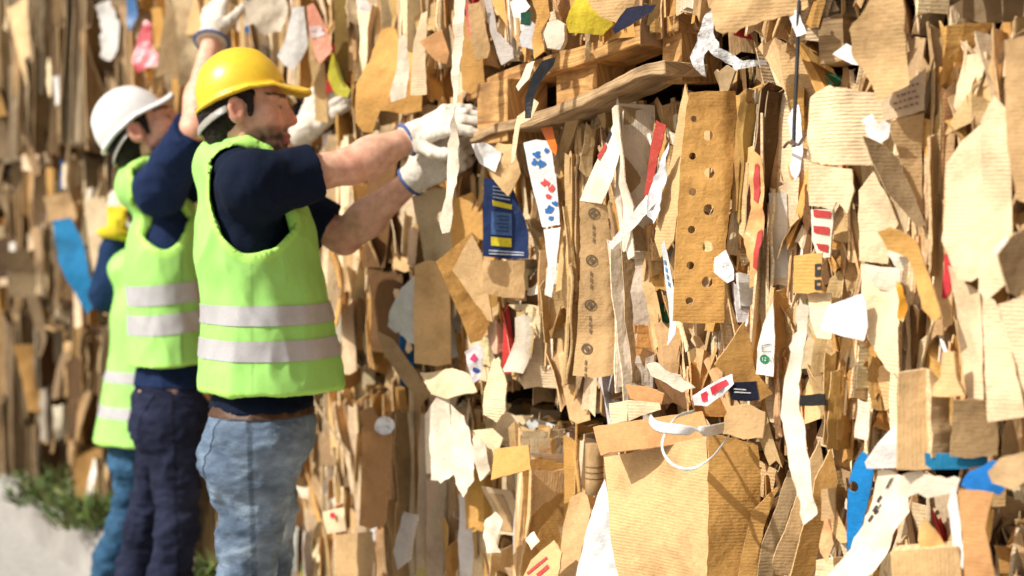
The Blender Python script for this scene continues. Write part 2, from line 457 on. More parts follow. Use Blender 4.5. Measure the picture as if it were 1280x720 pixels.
# ------------------------------------------------------------------ strips pressed on edge into a bale, some with a flange folded out
class Buf:
    def __init__(s): s.V, s.F, s.M, s.T, s.UV, s.n = [], [], [], [], [], 0
    def strip(s, u0, z0, z1, prof, tint, rows=7, thick=0.004, lean=0.0, wob=0.006, wobn=0.006, jag=0.012, swap=False, twist=0.0):
        """prof: cross-section points (t along wall, n out of wall) extruded upwards with wobble"""
        prof = np.asarray(prof, dtype=float); C = len(prof)
        seg = np.diff(prof, axis=0)
        nrm = np.stack((-seg[:, 1], seg[:, 0]), 1); nrm /= np.linalg.norm(nrm, axis=1)[:, None] + 1e-9
        vn = np.vstack((nrm[:1], (nrm[:-1] + nrm[1:]) / 2, nrm[-1:]))
        arc = np.concatenate(([0], np.cumsum(np.linalg.norm(seg, axis=1))))
        tt = np.linspace(0, 1, rows)
        z = z0 + (z1 - z0) * tt
        ph = rng.rand(4) * 6.28
        fz = 2 + 5 * rng.rand()
        w = wob * np.sin(z * fz * 2 + ph[0]) + wob * 0.6 * np.sin(z * fz * 7 + ph[1]) + lean * (z - z.mean())
        v = wobn * np.sin(z * fz * 2.7 + ph[2]) + wobn * 0.5 * np.sin(z * fz * 9 + ph[3])
        reach = np.linspace(0.15, 1, C)
        U = u0 + prof[None, :, 0] * (1 + twist * (tt[:, None] - .5)) + w[:, None] * 1.0 + (rng.rand(rows, C) - .5) * wob * .8 * reach
        H = prof[None, :, 1] + v[:, None] * reach + (rng.rand(rows, C) - .5) * wobn * .8 * reach
        Z = np.repeat(z[:, None], C, 1)
        Z[0] += (rng.rand(C) - .5) * jag * 2; Z[-1] += (rng.rand(C) - .5) * jag * 2
        front = np.stack((U, Z, H), -1).reshape(-1, 3)
        off = np.zeros((rows, C, 3)); off[:, :, 0] = vn[None, :, 0] * thick; off[:, :, 2] = vn[None, :, 1] * thick
        back = front - off.reshape(-1, 3)
        A = np.vstack((front, back)); nv = rows * C
        W = np.outer(np.ones(len(A)), np.array(WO)) + np.outer(A[:, 0], np.array(WT)) + np.outer(A[:, 2], np.array(WN)); W[:, 2] += A[:, 1]
        uv = np.stack((np.repeat(arc[None], rows, 0) + u0 * 3.7, Z), -1).reshape(-1, 2)
        if swap: uv = uv[:, ::-1]
        b = s.n
        i = (np.arange(rows - 1)[:, None] * C + np.arange(C - 1)[None]).ravel()
        q = np.stack((i, i + 1, i + 1 + C, i + C), 1)
        F = [q + b, q[:, ::-1] + b + nv]
        Mi = [np.zeros(2 * len(q), int)]
        loop = list(range(C)) + [r * C + C - 1 for r in range(1, rows)] + [(rows - 1) * C + c for c in range(C - 2, -1, -1)] + [r * C for r in range(rows - 2, 0, -1)]
        loop = np.array(loop); nx = np.roll(loop, -1)
        rim = np.stack((nx, loop, loop + nv, nx + nv), 1) + b
        F.append(rim); Mi.append(np.ones(len(rim), int))
        s.V.append(W); s.F += F; s.M += Mi; s.T.append(np.tile(tint, (2 * nv, 1))); s.UV.append(np.vstack((uv, uv))); s.n += 2 * nv
    def build(s, name, mats=None, parent=None, smooth=False):
        V = np.vstack(s.V); Fc = np.vstack(s.F)
        return mesh_object(name, V, Fc.tolist(), mats or [M['card'], M['edge']], parent, None, np.concatenate(s.M), smooth, np.vstack(s.T), np.vstack(s.UV))

def pick_tone(w=None, far=False, low=False):
    names = ['tan', 'golden', 'pale', 'grey-brown', 'dark brown', 'cream', 'white']
    if w is None: w = [.30, .10, .12, .33, .10, .04, .01] if far else [.30, .12, .38, .06, .02, .09, .03] if low else [.37, .19, .23, .10, .035, .055, .02]  # far mix carries shade, low mix carries sunlight
    return names[rng.choice(7, p=w)]

def folded_profile(p, depth, yaw, flange, bend):
    """from DEPTH inside the bale out to p, then a flange turned by BEND degrees"""
    a = R(yaw); d = np.array((math.sin(a), math.cos(a)))
    front = np.array((0.0, p))
    pts = [front - d * depth, front - d * depth * .4, front]
    if flange:
        b = a + R(bend); e = np.array((math.sin(b), math.cos(b)))
        pts += [front + e * flange * .5, front + e * flange]
    return pts

# ------------------------------------------------------------------ the bales
TIERS = [(0.22, 0.935, -0.035, 'bottom'), (1.055, 1.64, 0.0, 'middle'), (1.815, 2.80, 0.04, 'top')]
U_EDGES = [-1.0, -0.02, 0.98, 1.96, 2.98, 4.02, 5.10, 6.15, 6.95]
BALE_WORDS = ['at the camera end past the big pale flap', 'around the perforated card and the black wire', 'around the blue-printed white bag and navy box', 'in front of the yellow-helmeted worker',
              'just past the reaching gloves', 'beyond the white-helmeted worker', 'behind the worker with the raised glove', 'at the far end of the wall']
def bale_front(ti, ui):
    return TIERS[ti][2] + ((ti * 37 + ui * 53) % 11 - 5) * 0.006 - (.08 if ti == 0 and ui < 2 else .02 if ti == 0 and ui < 4 else 0) - (.03 if ti == 1 and ui in (2,) else 0)

for ti, (z0, z1, off, tname) in enumerate(TIERS):
    for ui in range(len(U_EDGES) - 1):
        ua, ub = U_EDGES[ui] + .015, U_EDGES[ui + 1] - .015
        B = Buf()
        base = bale_front(ti, ui)
        d_here = 2.2 + .8 * max(ua, 0)
        # heart of the bale, coloured dark so the gaps read as shade
        um, w = (ua + ub) / 2, (ub - ua) / 2
        hz = (z1 - z0) / 2
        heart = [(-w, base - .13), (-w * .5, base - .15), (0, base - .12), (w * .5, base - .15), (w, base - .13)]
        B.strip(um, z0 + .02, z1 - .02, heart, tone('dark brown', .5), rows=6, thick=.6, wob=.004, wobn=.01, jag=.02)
        B.strip(um, z0 - .07, z1 + .10, [(-w - .03, base - .36), (0, base - .37), (w + .03, base - .36)], tone('dark brown', .4), rows=3, thick=.4, wob=.001, wobn=.001, jag=.002)  # backing added behind the gaps, darkened to stand for deep shade
        u = ua
        g = 1.0 if d_here < 4 else 1.5
        while u < ub:
            # a bundle of boards pressed side by side
            nb = rng.randint(2, 10)
            p0 = base + .012 + (.14 if ua > 3.9 else .10) * noise.noise(Vector((u * 6, ti * 7.7, 1.3))) + rng.uniform(-.06, .03)
            yaw, lean = rng.normal(0, 24), rng.normal(0, .07 * g)
            far_, low_ = ua > 4.0, ti == 0 and 0.9 < ua < 3.9
            far_shade = .52 if ua > 4.0 else 1.0  # far bales toned down, shade put into their colour
            tn, k = pick_tone(None, far_, low_), rng.uniform(.8, 1.15)
            n = rng.choice((1, 2, 3), p=(.4, .4, .2))
            fj = .09 if ua > 3.5 else .03
            cuts = [z0 + rng.uniform(-fj, .03)] + (sorted(z0 + (z1 - z0) * (np.arange(1, n) + rng.uniform(-.3, .3, n - 1)) / n) if n > 1 else []) + [z1 + rng.uniform(-.05, fj - .01)]
            bump_ = [rng.uniform(-.03, .03) for _ in range(n)]
            for q in range(nb):
                u += rng.uniform(.0036, .0072) * g
                if u > ub: break
                if rng.rand() < .25: tn, k = pick_tone(None, far_, low_), rng.uniform(.8, 1.15)
                for j in range(n):
                    fl, bend = 0, 0
                    if rng.rand() < .30:
                        fl = (.008 + .034 * rng.rand() ** 1.6) * g; bend = rng.choice((-1, 1)) * rng.uniform(40, 115)
                    B.strip(u + rng.normal(0, .002), cuts[j] + rng.uniform(-.02, .02), cuts[j + 1] + rng.uniform(-.03, .03), folded_profile(p0 + bump_[j] + rng.uniform(-.014, .014), rng.uniform(.07, .14), yaw + rng.normal(0, 5), fl, bend),
                            tone(tn, far_shade * k * rng.uniform(.85, 1.1), .06), rows=7, lean=lean + rng.normal(0, .02), wob=rng.uniform(.001, .005), wobn=rng.uniform(.002, .008), thick=rng.uniform(.0025, .0046), swap=rng.rand() < .5, jag=.012 * g, twist=rng.normal(0, .4))
            u += rng.uniform(.002, .040) * g
        # horizontal sheets lying on the top and under the bottom
        for zz in (z0 + .004, z1 - .004):
            for _ in range(3):
                uc = rng.uniform(ua + .1, ub - .1); L = rng.uniform(.1, .3)
                B.strip(uc, zz + rng.uniform(-.012, .012), zz + rng.uniform(.012, .03), [(-L, base - .25), (-L * .8, base + rng.uniform(-.05, .0)), (0, base + rng.uniform(-.05, .0)), (L * .8, base + rng.uniform(-.05, .0)), (L, base - .2)],
                        tone(pick_tone(), rng.uniform(.5, .9)), rows=3, thick=.004, lean=rng.normal(0, .3), wob=.006, wobn=.006)
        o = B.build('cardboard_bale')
        tag(o, f'pressed cardboard bale in the {tname} row {BALE_WORDS[ui]}', 'bale', 'pressed cardboard bales stacked in the wall')
# ------------------------------------------------------------------ pieces one can tell apart, each at its place on the face of the wall
LAND = []      # (short name, px, py, polygon) landmarks for the labels of the plain pieces

def piece(name, label, cat, poly, tint, h=.07, yaw=25, pitch=0, amp=.003, curl=(0, 0), folds=(), thick=.004, jag=.0014, step=None,
          holes=(), mat='card', short=None, flute='h', freq=9.0, rip=0.0, k=1.0, group=None, single=False):
    cx = sum(p[0] for p in poly) / len(poly); cy = sum(p[1] for p in poly) / len(poly)
    fr = Frame(wall_at(cx, cy, h), yaw, pitch)
    for _ in range(6):          # a sheet turned out of the wall stands clear of it along its whole length
        deep = min((fr.o + fr.ax * a + fr.ay * b - WO).dot(WN) for a, b in (fr.px(*p) for p in poly))
        if deep >= min(h, .055) - 1e-3 or yaw < 40: break
        fr.o = wall_at(cx, cy, (fr.o - WO).dot(WN) + (min(h, .055) - deep) * .8)
    o = fr.o
    fr.amp, fr.freq, fr.curl, fr.rip = amp, freq, curl, rip
    fr.folds = [(kind, fr.px(*pos)[0 if kind == 'a' else 1], s) for kind, pos, s in folds]
    P2 = [fr.px(*p) for p in poly]
    pxm = o.y / F_PX
    hs = [(*fr.px(x, y), r * pxm) for x, y, r in holes]
    if step is None: step = .009 if o.y < 3.4 else .014
    t = tone(tint, k) if isinstance(tint, str) else tuple(tint) + ((0.0,) if len(tint) == 3 else ())
    mats = [M['card'], M['edge']] if mat == 'card' else [M[mat], M[mat]]
    ob = sheet(name, fr, P2, t, thick, step, jag, hs, mats, None, 0.0, flute, single, edge_tint=None if mat == 'card' else t)
    tag(ob, label, cat, group)
    LAND.append((short or name.replace('_', ' '), cx, cy, poly))
    ob['_'] = 0; del ob['_']
    return ob, fr

def mark(parent, fr, poly, tint, name='printed_mark', lift=.0022, mat='ink', step=.008):
    """print on a piece: a skin of ink that follows the board"""
    P2 = [fr.px(*p) for p in poly]
    o = sheet(name, fr, P2, tuple(tint) + (0.0,), step=step, jag=.0006, mats=[M[mat]], parent=parent, lift=lift, single=True)
    return o

def blot(cx, cy, r, n=9, sp=.5, seed=0):
    q = random.Random(seed)
    return [(cx + r * (1 - sp * q.random()) * math.cos(t * 2 * PI / n), cy + r * (1 - sp * q.random()) * math.sin(t * 2 * PI / n)) for t in range(n)]

def ring(cx, cy, r, w, n=14):
    """a band round a centre as one outline (slit ring)"""
    a = [(cx + r * math.cos(2 * PI * t / n), cy + r * math.sin(2 * PI * t / n)) for t in range(n)] + [(cx + r, cy + .01)]
    b = [(cx + (r - w) * math.cos(2 * PI * t / n), cy + (r - w) * math.sin(2 * PI * t / n)) for t in range(n)] + [(cx + r - w, cy + .01)]
    return a + b[::-1]

def lettering(parent, fr, text, x, y, size_px, tint, roll=0.0, name='lettering', lift=.003):
    cu = bpy.data.curves.new('lettering', 'FONT'); cu.body = text; cu.size = 1.0
    cu.align_x = 'CENTER'; cu.align_y = 'CENTER'
    tmp = bpy.data.objects.new('lettering', cu); col.objects.link(tmp)
    dg = bpy.context.evaluated_depsgraph_get(); dg.update()
    me = tmp.evaluated_get(dg).to_mesh()
    vs = [tuple(v.co) for v in me.vertices]; fs = [tuple(p.vertices) for p in me.polygons]
    bpy.data.objects.remove(tmp); bpy.data.curves.remove(cu)
    a0, b0 = fr.px(x, y); k = size_px * fr.o.y / F_PX / .7
    c, s = math.cos(R(roll)), math.sin(R(roll))
    V = [tuple(fr.world(a0 + k * (p[0] * c - p[1] * s), b0 + k * (p[0] * s + p[1] * c), lift)) for p in vs]
    return mesh_object(name, V, fs, [M['ink']], parent, None, None, False, tuple(tint) + (0.0,))

def line(p, q, w):
    dx, dy = q[0] - p[0], q[1] - p[1]; L = math.hypot(dx, dy) + 1e-9
    nx, ny = -dy / L * w / 2, dx / L * w / 2
    return [(p[0] + nx, p[1] + ny), (q[0] + nx, q[1] + ny), (q[0] - nx, q[1] - ny), (p[0] - nx, p[1] - ny)]

BLACK, NAVY, BLUE, RED, YEL, GRN = (.02, .02, .02), (.012, .03, .11), (.015, .13, .40), (.46, .045, .04), (.62, .52, .02), (.02, .22, .09)
WHITE = (.78, .78, .78)

# --- sharp zone round the perforated card
o, f = piece('perforated_card', 'tall golden cardboard sheet punched with two columns of round holes', 'cardboard sheet',
    [(863, 115), (890, 113), (922, 112), (925, 150), (919, 200), (908, 300), (906, 404), (875, 405), (842, 402), (846, 290), (850, 205), (859, 130)], 'golden', h=.085, yaw=56, amp=.003,
    holes=[(868, 148, 4), (886, 169, 6.5), (866, 195, 4.6), (887, 216, 6.5), (866, 240, 4.8), (886, 262, 6.8), (865, 287, 4.8), (885, 308, 7), (864, 332, 5), (885, 353, 7), (863, 377, 5)],
    folds=[('a', (906, 250), -.5)], jag=.0018, short='perforated card', k=1.15)
piece('cardboard_sheet', 'long tan cardboard sheet tucked behind the left edge of the perforated card', 'cardboard sheet',
    [(842, 170), (862, 105), (866, 130), (856, 200), (848, 300), (832, 322), (824, 300), (830, 230)], 'tan', h=.06, yaw=5, short='long backing sheet')
o, f = piece('paper_slip', 'pale blue-white paper slip edging the perforated card, with faint blue print', 'paper', [(838, 308), (844, 300), (843, 418), (836, 432), (833, 370)], (.70, .76, .80), h=.09, yaw=10, mat='card', thick=.0008, short='pale blue slip')
for k in range(4): mark(o, f, line((839.5, 325 + k * 9), (839, 331 + k * 9), 2), (.1, .25, .5))
piece('white_strip', 'narrow white paper strip slanting down beside the red plastic strip', 'paper strip', [(812, 244), (824, 252), (790, 288), (766, 312), (762, 306), (786, 275)], 'white', h=.10, yaw=20, thick=.001, mat='card', short='slanting white strip', curl=(1.5, 0))
piece('silver_film', 'crumpled silvery plastic film stuffed above the slanting white strip', 'plastic film', [(826, 198), (838, 178), (833, 210), (828, 250), (818, 280), (808, 270), (814, 232)], (.62, .64, .66), h=.085, yaw=15, amp=.012, freq=30, mat='plastic', thick=.001, short='silver film')
piece('red_plastic_strip', 'dull red plastic strip standing between upright boards under the pallet', 'plastic strip', [(820, 150), (833, 156), (818, 215), (810, 252), (804, 244), (812, 190)], (.40, .045, .03), h=.07, yaw=18, mat='plastic', thick=.002, short='red strip')
o, f = piece('white_wedge', 'cream-white folded paper wedge leaning under the bowed pallet board', 'folded paper', [(766, 158), (784, 138), (780, 190), (768, 225), (753, 255), (727, 251), (745, 205)], 'cream', h=.095, yaw=22, folds=[('a', (757, 200), .5)], thick=.002, jag=.001, short='cream wedge', k=1.08)
mark(o, f, [(748, 195), (757, 178), (759, 184), (750, 201)], RED)
mark(o, f, [(757, 176), (764, 162), (766, 167), (759, 180)], BLACK)
o, f = piece('icon_strip', 'long tan cardboard panel with a column of four ringed printed icons', 'cardboard sheet', [(728, 252), (760, 256), (766, 320), (773, 400), (779, 466), (748, 472), (716, 469), (722, 400), (727, 330)], 'tan', h=.075, yaw=40, amp=.004, folds=[('a', (760, 360), -.6)], short='icon panel', k=.9)
for (x, y) in ((745, 267), (741, 325), (738, 381), (733, 436)):
    mark(o, f, ring(x, y, 6.8, 2.0), (.13, .09, .05)); mark(o, f, [(x, y - 4), (x + 3.4, y), (x, y + 4), (x - 3.4, y)], (.14, .10, .06))
    for j in range(3): mark(o, f, line((x - .7, y + 14 + j * 8), (x - 1.2, y + 20 + j * 8), 2.2), (.2, .14, .085))
o, f = piece('white_bag', 'white paper bag panel with blue and red leaf prints hanging under the pallet', 'bag', [(650, 178), (668, 174), (684, 176), (692, 225), (697, 281), (676, 284), (664, 236)], (.76, .77, .80), h=.09, yaw=26, mat='card', thick=.001, amp=.004, short='blue-printed bag')
for n_, (x, y, r, c) in enumerate(((669, 192, 8, BLUE), (674, 205, 7.5, BLUE), (666, 203, 6, BLUE), (680, 188, 5, BLUE), (679, 228, 7, (.65, .06, .05)), (687, 236, 7, (.65, .06, .05)), (683, 246, 5.5, (.6, .05, .05)), (684, 262, 7, BLUE), (691, 254, 4.5, BLUE), (686, 272, 5, BLUE))):
    mark(o, f, blot(x, y, r, 13, .75, n_), c)
piece('white_bag_tail', 'crumpled white tail of paper dangling below the blue-printed bag', 'paper', [(677, 287), (697, 284), (696, 330), (692, 372), (684, 368), (686, 330)], 'white', h=.085, yaw=25, thick=.001, amp=.006, short='white tail', k=.9)
piece('orange_scrap', 'bright orange plastic scrap poking out under the bowed pallet board', 'plastic scrap', [(674, 160), (689, 158), (695, 182), (693, 194), (685, 186)], (.75, .17, .02), h=.08, yaw=20, mat='plastic', thick=.001, amp=.006, short='orange scrap')
o, f = piece('navy_box_panel', 'navy blue box panel with yellow bars and lines of pale print', 'box panel', [(606, 222), (622, 225), (640, 233), (655, 272), (660, 292), (660, 323), (632, 324), (603, 320)], NAVY, h=.075, yaw=45, mat='card', short='navy box panel')
mark(o, f, [(616, 250), (640, 256), (640, 262), (617, 257)], YEL); mark(o, f, [(614, 296), (639, 298), (639, 309), (614, 307)], YEL)
mark(o, f, [(615, 264), (640, 267), (640, 295), (614, 293)], (.05, .12, .30), lift=.0016)
for j in range(4): mark(o, f, line((617, 233 + j * 4.4), (638, 236 + j * 4.6), 1.6), (.3, .38, .55))
for j in range(5): mark(o, f, line((621 + (j % 2) * 3, 270 + j * 4.6), (636, 271 + j * 4.6), 2.4), (.02, .05, .16), lift=.003)
for j in range(2): mark(o, f, line((611, 313 + j * 4), (655, 316 + j * 3), 1.5), (.45, .5, .6))
piece('cardboard_flap', 'smooth tan cardboard flap hanging directly under the navy box panel', 'cardboard flap', [(604, 325), (656, 326), (655, 373), (630, 372), (604, 366)], 'tan', h=.07, yaw=52, k=.95, flute='v', short='flap under the navy panel')
piece('folded_carton', 'tall brown carton side with a pale torn edge, bent like a knee', 'cardboard sheet', [(545, 327), (590, 290), (600, 300), (584, 335), (596, 380), (612, 405), (603, 425), (588, 430), (575, 395)], 'golden', h=.10, yaw=58, k=1.0, amp=.004, short='knee-bent carton')
piece('cardboard_sheet', 'tan board with one dark dot overlapping the knee-bent carton', 'cardboard sheet', [(566, 338), (592, 292), (603, 318), (606, 350), (616, 402), (596, 382)], 'tan', h=.115, yaw=30, k=.95, short='dotted board')
piece('cardboard_sheet', 'broad orange-tan board hanging low past the gripping glove', 'cardboard sheet', [(518, 332), (535, 325), (562, 330), (562, 455), (545, 458), (518, 454)], 'tan', h=.10, yaw=36, k=1.15, short='broad orange-tan board')
piece('torn_white_liner', 'triangle of white torn liner beside the broad orange-tan board', 'torn paper', [(470, 408), (496, 368), (521, 322), (520, 380), (516, 437), (492, 420)], (.74, .75, .76), h=.13, yaw=12, mat='card', thick=.002, short='white torn liner', jag=.005)
piece('cardboard_sheet', 'beige smooth board directly below the two gripping gloves', 'cardboard sheet', [(515, 246), (540, 235), (566, 236), (567, 300), (563, 375), (540, 377), (528, 320)], 'pale', h=.07, yaw=32, k=.82, short='beige board')
piece('cardboard_sheet', 'golden rounded board standing right of the beige board near the navy panel', 'cardboard sheet', [(562, 252), (590, 240), (603, 262), (604, 300), (588, 296), (566, 318)], 'golden', h=.05, yaw=32, k=1.1, short='golden rounded board')
piece('cardboard_sheet', 'slanted brown board below the white torn liner', 'cardboard sheet', [(470, 412), (492, 424), (512, 452), (540, 492), (528, 503), (505, 478), (482, 445)], 'grey-brown', h=.09, yaw=60, k=1.2, short='slanted brown board')
piece('cardboard_flap', 'wide pale flap folded out at the foot of the broad orange-tan board', 'cardboard flap', [(518, 458), (565, 460), (590, 472), (598, 492), (560, 500), (535, 488)], 'pale', h=.13, yaw=30, pitch=35, k=.95, short='wide pale foot flap')
o, f = piece('colour_scrap', 'crumpled red, white and blue printed scrap at the foot of the knee-bent carton', 'plastic scrap', [(580, 440), (597, 428), (604, 436), (600, 470), (592, 480), (586, 465)], (.65, .6, .6), h=.125, yaw=30, amp=.010, freq=30, mat='plastic', thick=.001, short='printed scrap')
mark(o, f, blot(592, 447, 6, 9, .5, 3), (.5, .02, .12)); mark(o, f, blot(594, 463, 5, 9, .5, 4), (.03, .08, .3))
# --- upper edge, right part
piece('cardboard_flap', 'big tan creased cardboard flap hanging from the top row over the dark gap', 'cardboard flap', [(1062, 38), (1084, 8), (1095, -14), (1124, -10), (1130, 50), (1136, 108), (1118, 116), (1098, 126), (1080, 88), (1066, 72)], 'tan', h=.13, yaw=44, k=1.02, amp=.006, folds=[('b', (1100, 80), .35)], jag=.004, short='hanging top flap')
piece('cardboard_sheet', 'dim brown board lying back in the dark gap at the upper right corner', 'cardboard sheet', [(1150, -14), (1296, -14), (1296, 22), (1230, 30), (1196, 20), (1150, 12)], 'grey-brown', h=-.02, yaw=20, k=.6, amp=.008, short='dim gap board')  # tone lowered to pass for board in shade
piece('paper_sheet', 'bright white paper corner sticking out behind the big hanging top flap', 'paper', [(1041, 68), (1058, 54), (1072, 62), (1090, 84), (1064, 80)], 'white', h=.105, yaw=30, thick=.001, k=1.05, short='white paper corner')
piece('wooden_block', 'short grey-brown pallet block with upright grain beside the hanging top flap', 'wood block', [(1022, 24), (1054, 17), (1055, 74), (1038, 79), (1022, 79)], (.40, .27, .13), h=.06, yaw=20, mat='wood', thick=.06, amp=.001, jag=.001, short='wood block')
o, f = piece('cardboard_flap', 'sunlit pale cardboard flap with a torn top edge and a golden shaded side', 'cardboard flap', [(1012, 122), (1025, 112), (1036, 107), (1052, 110), (1078, 116), (1078, 160), (1074, 206), (1040, 207), (1009, 200), (1010, 160)], 'pale', h=.11, yaw=2, folds=[('a', (1048, 160), -1.1)], jag=.004, amp=.004, k=1.08, short='sunlit torn flap')
piece('cardboard_flap', 'small pale corrugated flap with a notched lower edge below the sunlit torn flap', 'cardboard flap', [(1011, 204), (1040, 208), (1063, 211), (1066, 238), (1056, 268), (1050, 258), (1044, 252), (1039, 262), (1012, 257)], 'pale', h=.115, yaw=18, jag=.003, k=1.0, short='notched flap')
o, f = piece('printed_carton', 'white carton strip with red printed bars below the notched flap', 'carton', [(1013, 262), (1042, 262), (1038, 290), (1033, 322), (1018, 322), (1012, 300)], 'cream', h=.085, yaw=15, mat='card', short='red-barred carton', k=1.05)
mark(o, f, [(1017, 262), (1039, 264), (1038, 273), (1017, 271)], RED); mark(o, f, [(1016, 282), (1036, 284), (1035, 294), (1016, 291)], RED); mark(o, f, [(1018, 304), (1033, 306), (1031, 316), (1020, 312)], RED)
piece('brown_flap', 'grey-brown curled flap with shadow in its colour beside the crumpled white paper', 'cardboard flap', [(1077, 170), (1092, 174), (1110, 182), (1126, 200), (1140, 240), (1152, 282), (1142, 283), (1126, 262), (1106, 240), (1090, 205)], 'grey-brown', h=.105, yaw=62, k=.8, curl=(2.5, 0), short='curled brown flap')  # tone darkened to give the flap its shadow
piece('crumpled_paper', 'crumpled white paper tucked above the curled brown flap', 'paper', [(1075, 150), (1090, 142), (1100, 156), (1106, 150), (1114, 156), (1110, 172), (1098, 180), (1084, 170)], 'white', h=.12, yaw=25, amp=.015, freq=28, thick=.001, short='crumpled white paper')
o, f = piece('printed_card', 'dusty pale card with rows of small brown print beside the hanging top flap', 'card', [(1100, 128), (1128, 108), (1158, 86), (1156, 138), (1130, 145), (1104, 151)], (.50, .38, .25, .4), h=.07, yaw=25, short='brown-print card')
for r_ in range(4):
    x = 1112 + r_ * 2
    while x < 1150:
        w = 2 + 5 * rng.rand(); y = 131 - (x - 1112) * .27 + (r_ - 2) * 8
        if in_poly(x, y, [(1104, 130), (1128, 112), (1155, 92), (1153, 136), (1106, 147)]) and x + w < 1153: mark(o, f, line((x, y), (x + w, y - w * .27), 2.6), (.24, .12, .07))
        x += w + 2.2
piece('cardboard_sheet', 'shaded tan sheet with close flutes under the brown-print card', 'cardboard sheet', [(1108, 152), (1130, 147), (1155, 141), (1153, 200), (1152, 262), (1138, 250), (1124, 195)], 'tan', h=.05, yaw=55, k=.85, short='shaded fluted sheet')
piece('cardboard_sheet', 'tall narrow pale panel left of the wide creased panel in the upper right', 'cardboard sheet', [(1184, 205), (1198, 176), (1223, 150), (1225, 345), (1214, 352), (1200, 350), (1182, 300)], 'pale', h=.11, yaw=-4, amp=.006, freq=6, k=.93, short='narrow pale panel')
piece('cardboard_sheet', 'wide pale panel with level crease lines, largest in the upper right', 'cardboard sheet', [(1223, 150), (1241, 118), (1258, 138), (1262, 240), (1270, 345), (1240, 372), (1226, 364)], 'pale', h=.125, yaw=26, amp=.006, freq=6, folds=[('b', (1240, 225), .2), ('b', (1240, 300), -.2)], k=1.0, short='wide creased panel')
piece('cardboard_sheet', 'long pale panel tapering down below the narrow pale panel', 'cardboard sheet', [(1188, 332), (1206, 354), (1227, 366), (1237, 526), (1226, 520), (1212, 490), (1194, 420)], 'pale', h=.09, yaw=-2, amp=.004, k=.95, short='tapering pale panel')
piece('cardboard_sheet', 'long pale sheet below the wide creased panel, slanting to the right frame edge', 'cardboard sheet', [(1227, 367), (1242, 375), (1256, 400), (1270, 460), (1284, 520), (1237, 527)], 'pale', h=.10, yaw=24, amp=.004, k=1.02, short='slanting pale sheet')
piece('cardboard_sheet', 'dusty tan panel cut by the right frame edge above the curved brown sheet', 'cardboard sheet', [(1256, 50), (1300, 40), (1300, 262), (1270, 250), (1258, 180)], 'tan', h=.10, yaw=40, k=.9, amp=.006, short='edge panel')
piece('curved_sheet', 'shaded brown curved sheet with a white tip against the wide creased panel', 'cardboard sheet', [(1246, 318), (1262, 296), (1284, 284), (1292, 340), (1276, 372), (1262, 366)], 'grey-brown', h=.15, yaw=66, k=.75, curl=(3, 0), short='curved brown sheet')
piece('white_corner', 'small white paper tip on the curved brown sheet', 'paper', [(1238, 316), (1258, 295), (1264, 298), (1250, 318)], 'white', h=.157, yaw=30, thick=.001, short='white tip')
piece('cardboard_sheet', 'pale cardboard sheet at the right frame edge below the curved brown sheet', 'cardboard sheet', [(1256, 380), (1296, 365), (1300, 560), (1284, 520), (1270, 450)], 'pale', h=.10, yaw=12, short='right edge sheet')
o, f = piece('red_disc_carton', 'tan carton edge with part of a red printed disc beside the wide creased panel', 'carton', [(1177, 250), (1186, 246), (1190, 330), (1192, 405), (1182, 410), (1178, 330)], 'tan', h=.085, yaw=20, short='red disc carton')
mark(o, f, [(1179, 318), (1185, 316), (1189, 324), (1190, 345), (1189, 364), (1185, 373), (1180, 372)], (.5, .02, .03))
piece('cardboard_sheet', 'long sunlit sheet with slanting flutes hanging below the curled brown flap', 'cardboard sheet', [(1076, 238), (1094, 214), (1110, 245), (1122, 280), (1112, 296), (1108, 330), (1074, 326)], 'pale', h=.075, yaw=22, k=1.0, short='slanted-flute sheet')
piece('cardboard_sheet', 'pale corrugated pair of panels with a deep crease under the grey-white tab', 'cardboard sheet', [(1073, 330), (1095, 338), (1118, 336), (1129, 372), (1132, 470), (1110, 460), (1092, 432), (1078, 400)], 'pale', h=.08, yaw=22, folds=[('a', (1104, 400), .7)], k=1.0, short='creased pale panels', jag=.003)
piece('paper_tab', 'rounded off-white liner tab bulging between the pale panels', 'paper', [(1076, 330), (1098, 334), (1124, 335), (1124, 352), (1112, 366), (1092, 362), (1080, 346)], 'cream', h=.10, yaw=25, curl=(0, -3), short='off-white tab', k=.95)
o, f = piece('white_card', 'off-white ruled card sticking out with rounded corners', 'card', [(1036, 382), (1076, 367), (1081, 378), (1082, 408), (1078, 426), (1056, 421), (1028, 412)], (.74, .77, .82, .9), h=.125, yaw=20, short='ruled white card', thick=.002, jag=.0008)
o, f = piece('cardboard_tab', 'squarish golden tab printed with a black block glyph', 'cardboard tab', [(993, 320), (1012, 317), (1028, 316), (1027, 340), (1028, 365), (1010, 367), (992, 366)], 'golden', h=.11, yaw=22, k=1.15, short='black glyph tab')
for p_ in ([(1019, 330), (1027, 329), (1027, 345), (1019, 346)], [(1019, 350), (1027, 349), (1028, 362), (1019, 362)]): mark(o, f, p_, BLACK)
mark(o, f, [(1022.5, 334), (1027, 333.5), (1027, 337), (1022.5, 337)], (.42, .24, .1), lift=.003); mark(o, f, [(1022.5, 354), (1027, 353.5), (1027, 357), (1022.5, 357)], (.42, .24, .1), lift=.003)
piece('cardboard_sheet', 'sunlit pale band of board directly below the black glyph tab', 'cardboard sheet', [(1005, 368), (1034, 366), (1038, 400), (1041, 424), (1022, 422), (1012, 400)], 'pale', h=.10, yaw=22, k=1.05, short='pale band')
